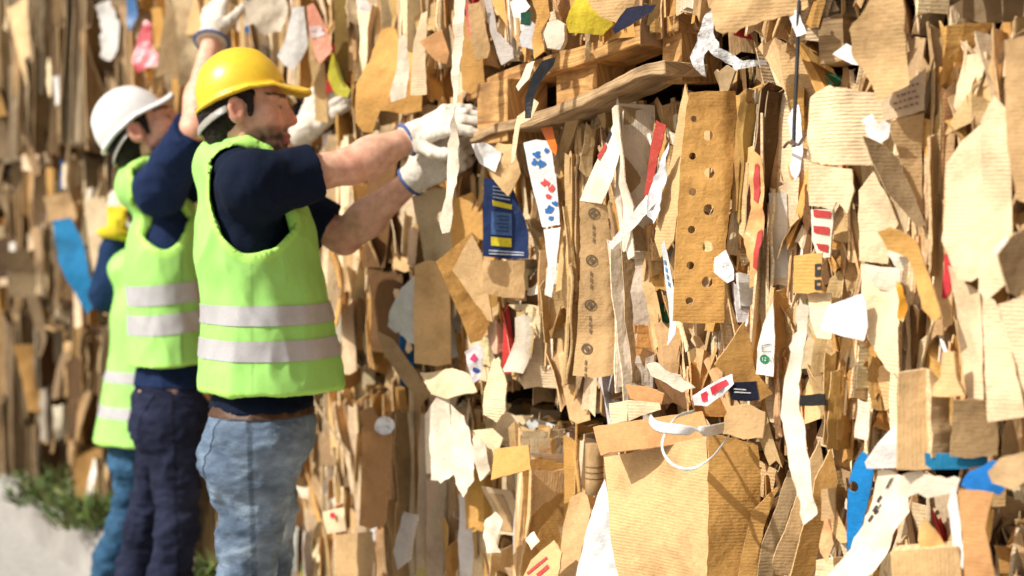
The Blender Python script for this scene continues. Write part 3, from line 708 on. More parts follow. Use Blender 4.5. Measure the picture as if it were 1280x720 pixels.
o, f = piece('tape_roll', 'tan tape-like strip curling down beside the off-white tab', 'tape', [(1112, 290), (1126, 284), (1140, 290), (1152, 304), (1160, 340), (1174, 370), (1186, 394), (1176, 402), (1158, 386), (1146, 350), (1138, 322), (1118, 312)], 'golden', h=.13, yaw=8, k=1.15, curl=(4, 1), folds=[('b', (1150, 340), .35)], thick=.003, short='curling tape')
piece('torn_paper', 'knot of torn white liner where the curling tape begins', 'torn paper', [(1110, 296), (1122, 286), (1130, 298), (1138, 320), (1130, 340), (1120, 332), (1112, 318)], 'cream', h=.12, yaw=10, amp=.015, freq=25, thick=.001, short='torn liner knot', k=.9)
piece('plastic_scrap', 'bright orange plastic scrap with a green end hanging under the torn liner knot', 'plastic scrap', [(1122, 350), (1130, 358), (1133, 385), (1130, 402), (1122, 398), (1124, 376)], (.62, .28, .02), h=.10, yaw=18, amp=.010, freq=30, mat='plastic', thick=.001, short='orange and green scrap')
piece('wood_splinter', 'pale T-shaped board end pointing up beside the tapering pale panel', 'board end', [(1179, 440), (1193, 440), (1195, 462), (1198, 478), (1206, 494), (1185, 496), (1165, 495), (1167, 482), (1176, 472)], 'tan', h=.14, yaw=22, k=1.15, thick=.012, short='T-shaped board end')
piece('board_stack', 'upright grey-tan board stack facing front below the creased pale panels', 'cardboard sheet', [(1123, 466), (1142, 463), (1160, 461), (1162, 520), (1162, 585), (1140, 586), (1120, 585), (1122, 520)], 'tan', h=.145, yaw=48, k=.9, flute='v', jag=.001, amp=.0015, thick=.012, short='grey-tan front board')
piece('board_stack', 'ribbed shaded edge of many stacked boards next to the grey-tan front board', 'cardboard stack', [(1163, 462), (1178, 476), (1191, 492), (1191, 540), (1191, 568), (1164, 572), (1163, 520)], 'grey-brown', h=.12, yaw=66, k=1.1, rip=.012, jag=.002, thick=.03, short='ribbed board edges')
piece('blue_strip', 'strip of blue printed board under the ribbed stack', 'board strip', [(1156, 566), (1190, 568), (1226, 574), (1226, 585), (1190, 588), (1157, 587)], (.01, .16, .32, .3), h=.125, yaw=20, short='blue strip')
piece('cardboard_flap', 'brown flap with a crease hanging below the T-shaped board end', 'cardboard flap', [(1190, 498), (1218, 497), (1246, 503), (1248, 570), (1218, 574), (1189, 572)], 'tan', h=.115, yaw=45, k=.68, folds=[('b', (1218, 516), .5)], short='brown lower flap', jag=.004)
piece('paper_sheet', 'white paper wedge pointing out beside the grey-tan front board', 'paper', [(1080, 578), (1100, 552), (1122, 528), (1123, 586), (1100, 586), (1082, 586)], 'white', h=.13, yaw=18, thick=.001, k=.92, short='white wedge')
piece('blue_scrap', 'crumpled deep-blue sheet with a ragged lower edge near the right frame edge', 'board scrap', [(1196, 606), (1212, 590), (1236, 577), (1264, 574), (1284, 586), (1276, 606), (1252, 618), (1220, 612)], (.005, .13, .42, .3), h=.10, yaw=15, amp=.015, freq=16, jag=.006, short='crumpled blue sheet')
piece('torn_board', 'grey torn board over the crumpled blue sheet at the right frame edge', 'board scrap', [(1235, 590), (1252, 572), (1290, 562), (1296, 590), (1270, 612), (1240, 604)], 'grey-brown', h=.13, yaw=15, k=1.25, amp=.012, short='grey torn board')
piece('torn_board', 'cream torn board strip jutting out under the blue strip', 'board scrap', [(1120, 606), (1134, 590), (1150, 588), (1200, 598), (1197, 614), (1160, 622), (1148, 616), (1132, 624)], 'cream', h=.135, yaw=18, amp=.008, jag=.006, short='cream torn strip', k=.85)
piece('blue_card', 'bright blue card with a round hole, standing upright in the lower right', 'card', [(1058, 690), (1059, 640), (1061, 604), (1068, 580), (1078, 564), (1092, 574), (1092, 592), (1084, 634), (1074, 668)], (.005, .19, .52, .2), h=.09, yaw=20, holes=[(1067, 608, 7)], short='blue holed card')
o, f = piece('printed_paper', 'white torn paper sheet with black lettering draped beside the blue holed card', 'paper', [(1098, 588), (1114, 586), (1130, 596), (1136, 640), (1120, 662), (1112, 690), (1094, 716), (1078, 722), (1034, 722), (1060, 692), (1084, 640)], 'cream', h=.115, yaw=18, amp=.010, freq=10, jag=.004, thick=.001, k=1.08, short='lettered white paper')
for j in range(5): mark(o, f, line((1112 - j * 1.5, 600 + j * 2.8), (1112 - j * 1.5 + 5.5, 597 + j * 2.6), 1.3), (.05, .05, .05))
for j in range(3): mark(o, f, line((1085 + j * 5, 652 - j * 12), (1090 + j * 5, 644 - j * 12), 3), (.04, .04, .04))
mark(o, f, line((1100, 630), (1094, 640), 1.4), BLACK); mark(o, f, [(1092, 644), (1091, 636), (1098, 639)], BLACK)
o, f = piece('small_carton', 'plain tan carton front standing at the bottom edge under the orange film tip', 'carton', [(1112, 690), (1150, 687), (1196, 684), (1200, 730), (1112, 730)], 'tan', h=.16, yaw=26, k=1.02, thick=.05, amp=.001, jag=.0008, short='plain bottom carton', flute='v')
piece('film_tip', 'crumpled amber plastic tip poking up behind the plain bottom carton', 'plastic film', [(1150, 686), (1149, 660), (1157, 647), (1168, 662), (1182, 686)], (.62, .38, .14), h=.14, yaw=20, amp=.012, freq=30, mat='plastic', thick=.001, short='amber film tip')
piece('cardboard_sheet', 'smooth orange-tan board with a wavy cut side in the lower right corner', 'cardboard sheet', [(1198, 614), (1222, 613), (1242, 616), (1236, 640), (1232, 662), (1238, 690), (1244, 730), (1206, 730), (1203, 670)], 'orange-tan', h=.12, yaw=24, k=1.0, amp=.0015, jag=.001, short='wavy orange-tan board')
piece('white_liner', 'thin curved white liner along the wavy orange-tan board', 'paper', [(1184, 632), (1190, 612), (1197, 606), (1198, 640), (1204, 690), (1204, 712), (1192, 690)], 'white', h=.128, yaw=10, thick=.001, short='curved white liner', k=.9)
o, f = piece('torn_strip', 'long pale torn paper-backed strip dangling across the gap between the rows', 'torn strip', [(1003, 372), (1014, 382), (1006, 430), (998, 480), (1000, 512), (1008, 540), (1018, 590), (1027, 640), (1012, 654), (1000, 610), (988, 560), (973, 522), (978, 480), (988, 440)], 'cream', h=.16, yaw=20, amp=.010, freq=14, jag=.005, thick=.002, k=.95, curl=(0, .05), short='dangling torn strip')
piece('cone_flap', 'golden brown cone-shaped flap opening downward below the small clear film', 'cardboard flap', [(893, 456), (910, 432), (928, 402), (936, 420), (944, 462), (966, 492), (950, 502), (922, 484)], 'golden', h=.10, yaw=60, k=.9, short='cone-shaped flap', jag=.002)
o, f = piece('white_box_side', 'white box side printed with a green disc reading 12', 'box panel', [(943, 468), (948, 430), (954, 405), (967, 372), (968, 420), (966, 471)], 'white', h=.095, yaw=26, mat='card', short='green disc panel', k=1.0)
mark(o, f, [(955 + 5.6 * math.cos(t * .45), 449 + 5.8 * math.sin(t * .45)) for t in range(14)], GRN)
lettering(o, f, '12', 955, 449, 4.6, (.75, .75, .75), lift=.005); lettering(o, f, 'U', 963, 449, 6.5, GRN)
for a_, b_ in (((953, 432), (964, 430)), ((953, 440), (964, 439)), ((953, 432), (953, 440))): mark(o, f, line(a_, b_, .9), (.15, .15, .15))
piece('plastic_tag', 'smooth white plastic tag hanging behind the black baling wire', 'plastic tag', [(984, 150), (988, 136), (996, 130), (1001, 150), (1006, 190), (1003, 214), (997, 226), (990, 212), (992, 180)], (.72, .74, .78), h=.10, yaw=22, mat='plastic', thick=.002, amp=.001, short='white plastic tag')
o, f = piece('orange_wrapper', 'orange plastic wrapper with a red printed band hanging in the upper right third', 'plastic wrapper', [(936, 200), (942, 188), (952, 196), (956, 240), (954, 290), (948, 332), (942, 345), (932, 320), (928, 296), (938, 260)], (.66, .36, .14), h=.10, yaw=18, amp=.010, freq=22, mat='plastic', thick=.001, short='orange wrapper')
mark(o, f, [(944, 206), (949, 204), (951, 240), (949, 254), (943, 250)], RED); mark(o, f, [(946, 290), (953, 286), (951, 318), (946, 338), (941, 334)], RED)
piece('clear_film', 'small crumple of clear film over the lower edge of the perforated card', 'plastic film', [(893, 322), (905, 312), (913, 330), (918, 350), (910, 354), (894, 340)], WHITE, h=.10, yaw=15, amp=.010, freq=30, mat='film', thick=.001, short='small clear film')
o, f = piece('clear_film', 'white stretch film knotted and trailing above the perforated card', 'plastic film', [(868, 50), (882, 18), (892, 12), (890, 40), (900, 60), (925, 76), (952, 72), (950, 80), (915, 86), (893, 70), (884, 62), (880, 96), (866, 86), (856, 70)], WHITE, h=.15, yaw=20, amp=.014, freq=22, mat='film', thick=.001, jag=.005, short='stretch film')
piece('cardboard_sheet', 'rumpled tan board roll end jutting from the top row above the stretch film', 'cardboard sheet', [(890, 8), (900, -12), (960, -14), (1000, -10), (1010, 8), (960, 26), (925, 36), (905, 44), (896, 30)], 'tan', h=.17, yaw=25, amp=.012, freq=12, jag=.006, k=1.0, short='rumpled roll end')
piece('white_scrap', 'white plastic sliver hooked where the black wire starts', 'plastic scrap', [(984, 16), (998, 12), (1010, 42), (996, 46)], (.72, .72, .72), h=.13, yaw=20, mat='plastic', thick=.001, short='white sliver')
piece('cardboard_tab', 'torn tan tab sticking out of the gap next to the navy label', 'cardboard tab', [(910, 508), (930, 505), (955, 516), (952, 548), (930, 549), (905, 542)], 'tan', h=.16, yaw=24, k=.95, jag=.005, short='torn tan tab')
o, f = piece('navy_label', 'dark navy carton corner with thin white print beside the red-white wrapper', 'carton', [(912, 478), (948, 476), (949, 500), (930, 502), (912, 500)], (.006, .008, .025, .2), h=.13, yaw=20, short='navy label')
mark(o, f, line((918, 486), (934, 487), 1.2), (.6, .6, .6)); mark(o, f, line((918, 490), (940, 491), 1.2), (.6, .6, .6))
o, f = piece('wrapper', 'crumpled red and white wrapper jammed over the white strap', 'plastic wrapper', [(868, 494), (880, 486), (896, 476), (912, 468), (917, 480), (900, 496), (884, 508), (870, 506)], (.72, .70, .70), h=.16, yaw=24, amp=.012, freq=28, mat='plastic', thick=.001, short='red-white wrapper')
mark(o, f, [(878, 492), (886, 488), (886, 500), (879, 502)], (.6, .03, .06)); mark(o, f, [(890, 484), (906, 474), (910, 480), (892, 494)], (.6, .03, .05))
piece('black_strip', 'flat black plastic strip lying in the gap below the dangling torn strip', 'plastic strip', [(996, 494), (1030, 493), (1031, 507), (1012, 508), (996, 508)], (.012, .012, .013), h=.09, yaw=15, mat='plastic', thick=.003, short='black strip')
piece('torn_board', 'thick crumpled white-topped fold sagging under the pale blue slip', 'board scrap', [(806, 456), (818, 452), (850, 470), (866, 486), (852, 490), (830, 478), (812, 470)], 'cream', h=.14, yaw=24, amp=.010, jag=.004, short='sagging white fold')
# --- the boards fanned out under the gap
for n_, (poly, tn, k, lb) in enumerate((
    ([(922, 725), (928, 690), (940, 640), (962, 616), (974, 606), (958, 650), (948, 690), (944, 725)], 'golden', .85, 'outermost curved golden board fanning out from the big open box'),
    ([(946, 725), (952, 680), (968, 640), (985, 590), (1010, 560), (1004, 600), (986, 640), (972, 690), (966, 725)], 'grey-brown', .85, 'dark bent board second in the fan from the big open box'),
    ([(968, 725), (974, 690), (990, 640), (1008, 590), (1030, 552), (1032, 580), (1012, 640), (1000, 690), (990, 725)], 'tan', .8, 'ribbed tan board third in the fan from the big open box'),
    ([(992, 725), (1002, 670), (1018, 600), (1040, 560), (1044, 600), (1030, 660), (1022, 725)], 'golden', .75, 'golden board fourth in the fan, touching the dangling torn strip'))):
    piece('fanned_board', lb, 'cardboard sheet', poly, tn, h=.055 - .012 * n_, yaw=48 + 6 * n_, k=k, amp=.004, group='boards fanned under the gap', short=('outer fan board', 'dark fan board', 'ribbed fan board', 'golden fan board')[n_], curl=(2, 0))
piece('cardboard_sheet', 'upright tan board with two dark diamonds beside the blue holed card', 'cardboard sheet', [(1027, 612), (1044, 610), (1045, 650), (1040, 652), (1028, 650)], 'tan', h=.085, yaw=20, k=.8, short='diamond board')
piece('plastic_scrap', 'orange and white plastic wrapper standing beside the diamond board', 'plastic scrap', [(1026, 668), (1032, 650), (1040, 648), (1042, 680), (1036, 702), (1028, 690)], (.7, .35, .16), h=.10, yaw=20, amp=.01, freq=30, mat='plastic', thick=.001, short='small orange wrapper')

# --- the big open box under the gap
box = empty('open_box', wall_at(830, 720, .06))
tag(box, 'large open cardboard box with its flap folded up, under the white strap', 'box')
def box_part(name, poly, tn, h, yaw, k=1.0, **kw):
    cx = sum(p[0] for p in poly) / len(poly); cy = sum(p[1] for p in poly) / len(poly)
    fr = Frame(wall_at(cx, cy, h), yaw, kw.pop('pitch', 0)); fr.amp = kw.pop('amp', .003); fr.freq = 7
    fr.folds = [(kd, fr.px(*pos)[0 if kd == 'a' else 1], s) for kd, pos, s in kw.pop('folds', ())]
    return sheet(name, fr, [fr.px(*p) for p in poly], tone(tn, k), .004, .011, kw.pop('jag', .0015), parent=box, **kw), fr
box_part('front', [(753, 572), (800, 563), (883, 545), (886, 590), (884, 640), (882, 735), (776, 735), (766, 660)], 'tan', .15, 8, 1.08, folds=[('a', (842, 650), -.12)])
box_part('flap', [(744, 536), (800, 524), (872, 508), (884, 544), (800, 562), (753, 571)], 'orange-tan', .165, 24, 1.0, pitch=28)
box_part('side', [(886, 545), (905, 545), (948, 556), (952, 640), (953, 735), (884, 735), (886, 640)], 'golden', .105, 62, .95)  # deeper tone than the front: the side's shade is in its colour
LAND.append(('big open box', 830, 630, [(744, 536), (950, 540), (953, 735), (760, 735)]))
piece('cardboard_flap', 'low carton corner standing on the rim behind the big open box flap', 'cardboard flap', [(760, 505), (782, 501), (784, 526), (764, 530)], 'pale', h=.11, yaw=30, short='rim corner')
piece('cardboard_flap', 'orange-tan carton top lying behind the big open box flap', 'cardboard flap', [(776, 482), (808, 484), (830, 492), (826, 506), (784, 500)], 'orange-tan', h=.09, yaw=28, k=.9, short='orange carton top')
piece('cardboard_sheet', 'creamy board piece between the rim corner and the box flap', 'cardboard sheet', [(784, 500), (824, 504), (826, 512), (800, 520), (786, 526)], 'pale', h=.105, yaw=30, k=.92, short='creamy rim board')
piece('plastic_bag', 'translucent white plastic bag hanging beside the big open box', 'plastic bag', [(757, 598), (764, 640), (772, 700), (774, 735), (716, 735), (724, 700), (738, 650), (748, 615)], (.75, .77, .78), h=.14, yaw=30, mat='plastic', amp=.012, freq=12, thick=.001, short='white plastic bag')
piece('cardboard_sheet', 'tall tan board with a pale edge left of the white plastic bag', 'cardboard sheet', [(700, 725), (702, 660), (712, 622), (730, 612), (738, 640), (728, 690), (722, 725)], 'tan', h=.10, yaw=32, short='tan board by the bag')
# --- tubes: strap, wire, twine
def tube(name, pts, rad, tint, mat, parent=None, sides=8, flat=1.0, closed=False):
    """a bent rod or band through world points; FLAT squashes it along the wall normal"""
    pts = [Vector(p) for p in pts]
    V, F = [], []
    n = len(pts)
    prev = None
    for i, p in enumerate(pts):
        t = (pts[min(i + 1, n - 1)] - pts[max(i - 1, 0)]).normalized()
        s = t.cross(WN); s = s.normalized() if s.length > 1e-3 else UP
        b = t.cross(s).normalized()
        r = rad[i] if isinstance(rad, (list, tuple)) else rad
        for k in range(sides):
            a = 2 * PI * k / sides
            V.append(tuple(p + s * r * math.cos(a) + b * r * flat * math.sin(a)))
    for i in range(n - 1):
        for k in range(sides):
            k2 = (k + 1) % sides
            F.append((i * sides + k, i * sides + k2, (i + 1) * sides + k2, (i + 1) * sides + k))
    F.append(tuple(range(sides))[::-1]); F.append(tuple((n - 1) * sides + k for k in range(sides)))
    return mesh_object(name, V, F, [M[mat]], parent, None, None, True, tuple(tint) + (0.0,) if len(tint) == 3 else tint)

def spline(ctrl, n=8):
    """Catmull-Rom through control points"""
    c = [Vector(p) for p in ctrl]; c = [c[0] * 2 - c[1]] + c + [c[-1] * 2 - c[-2]]
    out = []
    for i in range(1, len(c) - 2):
        for j in range(n):
            t = j / n; p0, p1, p2, p3 = c[i - 1:i + 3]
            out.append(.5 * (2 * p1 + (p2 - p0) * t + (2 * p0 - 5 * p1 + 4 * p2 - p3) * t * t + (3 * p1 - p0 - 3 * p2 + p3) * t ** 3))
    return out + [c[-2]]

WP = lambda L: [wall_at(x, y, h) for x, y, h in L]
o = tube('strap', spline(WP([(812, 524, .27), (822, 533, .28), (848, 537, .27), (880, 539, .22), (908, 534, .13)])), .0095, (.80, .80, .78), 'plastic', flat=.12)
tag(o, 'flat white plastic strapping band lying over the open box rim', 'strap'); LAND.append(('white strap', 850, 537, [(812, 522), (908, 530), (908, 545), (812, 540)]))
o = tube('strap', spline(WP([(868, 514, .17), (845, 522, .24), (830, 545, .28), (829, 565, .29), (843, 582, .29), (865, 586, .27), (888, 573, .23), (900, 560, .19), (911, 545, .14)])), .0032, (.72, .78, .76), 'plastic', flat=.5)
tag(o, 'thin looped white plastic strap hanging over the open box front', 'strap')
wr = tube('baling_wire', spline(WP([(1000, -10, .13), (998, 20, .13), (997, 60, .125), (995, 110, .125), (993, 150, .125), (992, 184, .125)])), .0034, (.03, .032, .036), 'wire')
tag(wr, 'black baling wire hanging down from the gap in front of the upright boards', 'wire')
tube('knot', spline(WP([(980, 184, .12), (986, 178, .135), (993, 182, .14), (990, 176, .13), (998, 181, .14), (1004, 172, .12), (1009, 166, .11)])), .0026, (.10, .065, .05), 'wire', parent=wr)
LAND.append(('black baling wire', 996, 100, [(990, 0), (1003, 0), (1003, 185), (985, 185)]))
# twisted paper twine hanging in front of the gloves
fr = Frame(wall_at(570, 150, .22), 45); fr.amp, fr.freq = .012, 14
tw = sheet('twine', fr, [fr.px(*p) for p in ((567, -20), (580, -20), (579, 40), (575, 90), (571, 120), (568, 150), (574, 180), (573, 215), (566, 250), (562, 290), (552, 292), (548, 276), (558, 240), (558, 200), (562, 165), (566, 135), (563, 90), (566, 40))],
           tone('cream', .98), .003, .012, .004)
tag(tw, 'long cream twisted paper ribbon hanging in front of the gripping gloves', 'ribbon'); LAND.append(('paper ribbon', 567, 60, [(562, -20), (582, -20), (576, 130), (560, 130)]))
fr = Frame(wall_at(670, 105, .2), 40); fr.amp = .004
o = sheet('tape', fr, [fr.px(*p) for p in ((676, 76), (692, 70), (690, 80), (676, 100), (668, 120), (664, 148), (656, 148), (657, 122), (664, 98))], (.02, .022, .026, 0), .002, .010, .001, mats=[M['plastic']] * 2)
tag(o, 'black plastic tape drooping from the upper pallet beam', 'tape'); LAND.append(('black tape', 670, 108, [(655, 70), (692, 70), (668, 150), (655, 150)]))
piece('paper_strip', 'cream and orange torn paper strip beside the black tape', 'paper strip', [(658, 80), (668, 76), (662, 98), (648, 114), (645, 108), (652, 96)], 'cream', h=.2, yaw=35, thick=.001, short='orange-edged strip')
piece('torn_paper', 'twisted pink-tan torn paper hanging from the bowed board end', 'torn paper', [(662, 120), (672, 128), (664, 148), (650, 156), (646, 200), (641, 205), (643, 160), (645, 145), (655, 138)], 'pale', h=.18, yaw=35, thick=.001, amp=.006, short='twisted torn paper', k=.9)
piece('torn_paper', 'bright white torn liner curling beside the orange scrap and the bowed board', 'torn paper', [(590, 180), (606, 178), (625, 190), (618, 215), (600, 205)], 'white', h=.15, yaw=32, thick=.001, amp=.014, freq=20, short='white curl', k=1.0)
piece('crumpled_sheet', 'tan crumpled paper fold between the white curl and the navy box panel', 'torn paper', [(622, 178), (644, 182), (650, 215), (634, 245), (612, 220), (608, 205)], 'tan', h=.12, yaw=32, amp=.014, freq=14, k=1.05, short='tan crumpled fold')

# --- pallet between the rows
pal = empty('wooden_pallet', wall_at(740, 120, .03))
tag(pal, 'weathered wooden pallet with a bowed lower board in the gap under the top row', 'pallet')
def plank(name, pts, hw, hh, tint, parent):
    """box-section timber along world points: half width HW along the wall normal, half height HH"""
    V, F, UV = [], [], []
    n = len(pts); s = 0
    for i, p in enumerate(pts):
        if i: s += (Vector(p) - Vector(pts[i - 1])).length
        for k, (a, b) in enumerate(((1, -1), (1, 1), (-1, 1), (-1, -1))):
            j = .006 * noise.noise(Vector((s * 9, k * 3.1, hh * 99)))
            j2 = .004 * noise.noise(Vector((s * 31, k * 5.1, hh * 55)))
            V.append(tuple(Vector(p) + WN * (hw * a + j) + UP * (hh * b + j + j2))); UV.append((s, k * .07 + hh))
    for i in range(n - 1):
        for k in range(4):
            k2 = (k + 1) % 4
            F.append((i * 4 + k, i * 4 + k2, (i + 1) * 4 + k2, (i + 1) * 4 + k))
    F.append((3, 2, 1, 0)); F.append(tuple((n - 1) * 4 + k for k in range(4)))
    o = mesh_object(name, V, F, [M['wood']], parent, None, None, False, tuple(tint) + (0.0,), UV)
    bv = o.modifiers.new('bevel', 'BEVEL'); bv.width = .002; bv.segments = 1; bv.limit_method = 'ANGLE'
    return o
HONEY = (.62, .36, .13)
def wallpts(L): return spline(WP(L), 5)
plank('deck_board', wallpts([(604, 118, .0), (660, 98, .0), (740, 74, .0), (820, 47, .0), (872, 28, .0)]), .05, .020, HONEY, pal)
plank('bottom_board', wallpts([(612, 173, .06), (650, 160, .06), (700, 147, .06), (745, 130, .055), (790, 108, .05), (830, 93, .05), (858, 85, .05)]), .055, .012, (.50, .35, .19), pal)
for (x, y, w, hh, hb_) in ((640, 141, .064, .070, .05), (745, 103, .075, .066, -.03), (866, 58, .03, .075, -.02)):
    c = wall_at(x, y, hb_)
    plank('block', [c - WT * w, c - WT * w * .4, c + WT * w * .4, c + WT * w], .055, hh, tuple(v * 1.0 for v in HONEY), pal)
LAND.append(('wooden pallet', 740, 110, [(604, 100), (740, 60), (872, 15), (872, 95), (740, 150), (606, 182)]))

# --- top row over the pallet and further along
piece('yellow_scrap', 'bright yellow carton scrap at the top edge over the pallet', 'carton', [(706, 26), (720, -8), (744, -6), (762, 28), (748, 42), (722, 40), (709, 40)], (.62, .50, .04, .3), h=.13, yaw=35, amp=.008, short='yellow scrap')
piece('cardboard_sheet', 'battered tan board bulging over the yellow carton scrap', 'cardboard sheet', [(724, -12), (800, -14), (790, 14), (770, 30), (752, 22), (738, 10)], 'tan', h=.16, yaw=30, amp=.012, freq=12, jag=.006, short='battered bulging board')
piece('navy_scrap', 'dark navy and white printed carton sliver under the battered bulging board', 'carton', [(764, 36), (782, 10), (816, 4), (812, 14), (786, 32), (768, 42)], (.01, .012, .035, .2), h=.15, yaw=30, short='navy sliver')
piece('carton_end', 'rounded cream carton end with a lip beside the yellow carton scrap', 'carton', [(679, 42), (684, 28), (696, 24), (706, 30), (706, 50), (700, 62), (684, 60)], 'cream', h=.14, yaw=36, k=.85, amp=.002, thick=.02, short='rounded carton end')
piece('cardboard_sheet', 'tan board tongue reaching down to the upper pallet beam', 'cardboard sheet', [(664, -10), (686, -10), (688, 20), (676, 40), (680, 64), (668, 74), (664, 50), (672, 20)], 'golden', h=.12, yaw=36, k=1.1, short='tan tongue')
piece('cardboard_sheet', 'grey-white carton panel with a dark green corner near the top edge', 'carton', [(648, 46), (660, 22), (674, 38), (672, 62), (650, 58)], (.5, .5, .52, .3), h=.12, yaw=36, short='grey-white panel')
piece('green_corner', 'dark green printed corner above the grey-white carton panel', 'carton', [(651, 16), (664, 14), (662, 32), (650, 30)], (.01, .07, .045, .2), h=.126, yaw=36, short='green corner')
piece('white_scrap', 'white paper scrap at the top edge left of the dark green corner', 'paper', [(636, 2), (652, -8), (662, 8), (648, 22), (640, 20)], 'white', h=.135, yaw=36, thick=.001, short='white top scrap', k=1.05)
piece('folded_board', 'grey folded board slanting down towards the pallet block', 'cardboard sheet', [(603, -8), (612, -8), (622, 40), (645, 62), (646, 74), (628, 82), (612, 40)], (.42, .38, .35, .8), h=.13, yaw=40, folds=[('a', (622, 40), .5)], short='grey folded board')
piece('cardboard_sheet', 'cup-shaped brown boards hanging beside the paper ribbon', 'cardboard sheet', [(586, 6), (602, 2), (612, 60), (608, 72), (594, 76), (588, 50)], 'tan', h=.11, yaw=42, k=.85, short='cup-shaped boards')
piece('red_scrap', 'small red and white plastic sliver beside the cup-shaped boards', 'plastic scrap', [(580, 4), (587, 2), (592, 30), (594, 48), (586, 46)], (.6, .12, .12), h=.12, yaw=42, mat='plastic', thick=.001, short='red sliver')
piece('bale_tongue', 'large smooth tan board with a scooped lower edge over the reaching forearm', 'cardboard sheet', [(441, 152), (444, 105), (458, 76), (470, 34), (486, 30), (500, 60), (524, 70), (528, 120), (526, 138), (500, 142), (474, 138), (468, 150), (462, 166), (450, 164)], 'golden', h=.16, yaw=45, k=1.18, amp=.006, jag=.003, short='scooped tan board')
piece('white_sheet', 'shiny pale strip hanging in front of the scooped tan board', 'torn strip', [(498, 48), (506, 40), (512, 86), (508, 122), (490, 128), (488, 118), (496, 84)], 'cream', h=.20, yaw=45, thick=.001, short='shiny pale strip', k=1.0)
piece('cardboard_sheet', 'upright beige board with a rounded head beside the shiny pale strip', 'cardboard sheet', [(511, 118), (516, 52), (524, 16), (532, 12), (532, 60), (533, 118)], 'pale', h=.18, yaw=45, k=.85, short='upright beige board')
piece('cardboard_sheet', 'tan diamond-shaped flap near the paper ribbon over the reaching glove', 'cardboard flap', [(524, 52), (552, 36), (562, 66), (558, 80), (544, 76)], 'orange-tan', h=.20, yaw=45, k=.95, short='diamond flap')
piece('cardboard_sheet', 'dull brown board hanging to the pallet block behind the paper ribbon', 'cardboard sheet', [(572, 20), (590, 18), (604, 70), (606, 105), (590, 118), (578, 112)], 'golden', h=.06, yaw=40, k=.85, short='dull brown board')
piece('paper_roll', 'grey-white hanging paper piece with a torn foot above the yellow helmet', 'paper', [(346, 70), (356, 50), (366, 10), (380, 8), (385, 56), (378, 72), (367, 88), (356, 82)], (.66, .66, .64, .2), h=.16, yaw=50, thick=.002, amp=.006, short='grey-white hanging paper')
o, f = piece('wrapper', 'red, white and orange plastic wrapper held up near the gloved hand over the wall', 'plastic wrapper', [(384, 8), (392, 4), (408, 34), (416, 62), (400, 80), (392, 66), (386, 40)], (.70, .30, .20), h=.18, yaw=50, mat='plastic', amp=.008, freq=20, thick=.001, short='orange-red wrapper')
mark(o, f, [(386, 34), (402, 32), (407, 44), (389, 48)], (.72, .6, .6)); mark(o, f, line((388, 40), (405, 38), 2), (.5, .05, .05))
piece('yellow_strip', 'yellow-green plastic sheet hanging down behind the gloved hand', 'plastic strip', [(414, 64), (422, 80), (428, 100), (438, 112), (434, 122), (418, 118), (408, 96)], (.45, .42, .03), h=.12, yaw=50, mat='plastic', thick=.001, amp=.006, short='yellow-green strip')
piece('tall_board', 'dark olive upright board between the orange-red wrapper and the scooped tan board', 'cardboard sheet', [(416, -10), (430, -10), (436, 60), (438, 106), (428, 100), (420, 70)], (.20, .13, .03, .5), h=.10, yaw=50, short='dark olive board')
piece('torn_paper', 'tangle of cream torn paper at the top edge above the yellow helmet', 'torn paper', [(306, 0), (350, -8), (362, 10), (352, 40), (330, 44), (318, 30), (308, 34)], 'cream', h=.14, yaw=48, thick=.001, amp=.02, freq=16, jag=.01, k=.85, short='cream tangle')
piece('wrapper', 'pink-red plastic wrapper hanging behind the raised bare forearm', 'plastic wrapper', [(170, 52), (178, 24), (186, 28), (188, 60), (204, 72), (206, 82), (190, 84), (176, 92), (168, 76)], (.50, .07, .09), h=.12, yaw=34, mat='plastic', amp=.012, freq=12, thick=.001, short='pink-red wrapper')
piece('orange_strip', 'amber plastic strip beside the pink-red wrapper', 'plastic strip', [(190, 10), (202, 10), (206, 40), (204, 64), (192, 56)], (.58, .31, .07), h=.10, yaw=34, mat='plastic', amp=.008, thick=.001, short='amber strip')
piece('white_sheet', 'grey-white torn sheet hanging left of the pink-red wrapper', 'paper', [(122, 8), (140, 0), (150, 30), (148, 62), (136, 76), (126, 70), (128, 40)], 'white', h=.12, yaw=34, amp=.012, freq=10, thick=.001, k=.85, jag=.008, short='grey-white torn sheet')
piece('blue_sliver', 'narrow blue plastic sliver at the top edge between the torn sheet and the pink-red wrapper', 'plastic strip', [(160, -6), (170, -6), (172, 20), (164, 40), (158, 24)], (.05, .16, .36), h=.10, yaw=34, mat='plastic', thick=.001, short='blue sliver')
piece('cardboard_sheet', 'long grey-beige panel tilted to the side at the upper far end', 'cardboard sheet', [(2, 10), (30, -6), (46, 40), (74, 160), (52, 176), (30, 100), (18, 60)], 'grey-brown', h=.12, yaw=34, k=1.75, amp=.008, short='tilted grey-beige panel')
piece('paper_sheet', 'small white sheet glowing on the far dark end below the tilted panel', 'paper', [(66, 96), (88, 92), (92, 124), (70, 132)], 'white', h=.14, yaw=34, thick=.001, k=.9, short='small white far sheet')
piece('blue_sheet', 'bright blue sheet hanging in the dark gap at the far end', 'plastic sheet', [(62, 276), (84, 272), (100, 300), (112, 340), (120, 380), (106, 392), (84, 350), (72, 320)], (.01, .17, .38, .2), h=.14, yaw=34, amp=.006, short='bright blue sheet')
piece('cardboard_sheet', 'tan board over the bright blue sheet', 'cardboard sheet', [(56, 246), (88, 240), (98, 272), (62, 278)], 'tan', h=.14, yaw=34, k=.75, short='tan far board')
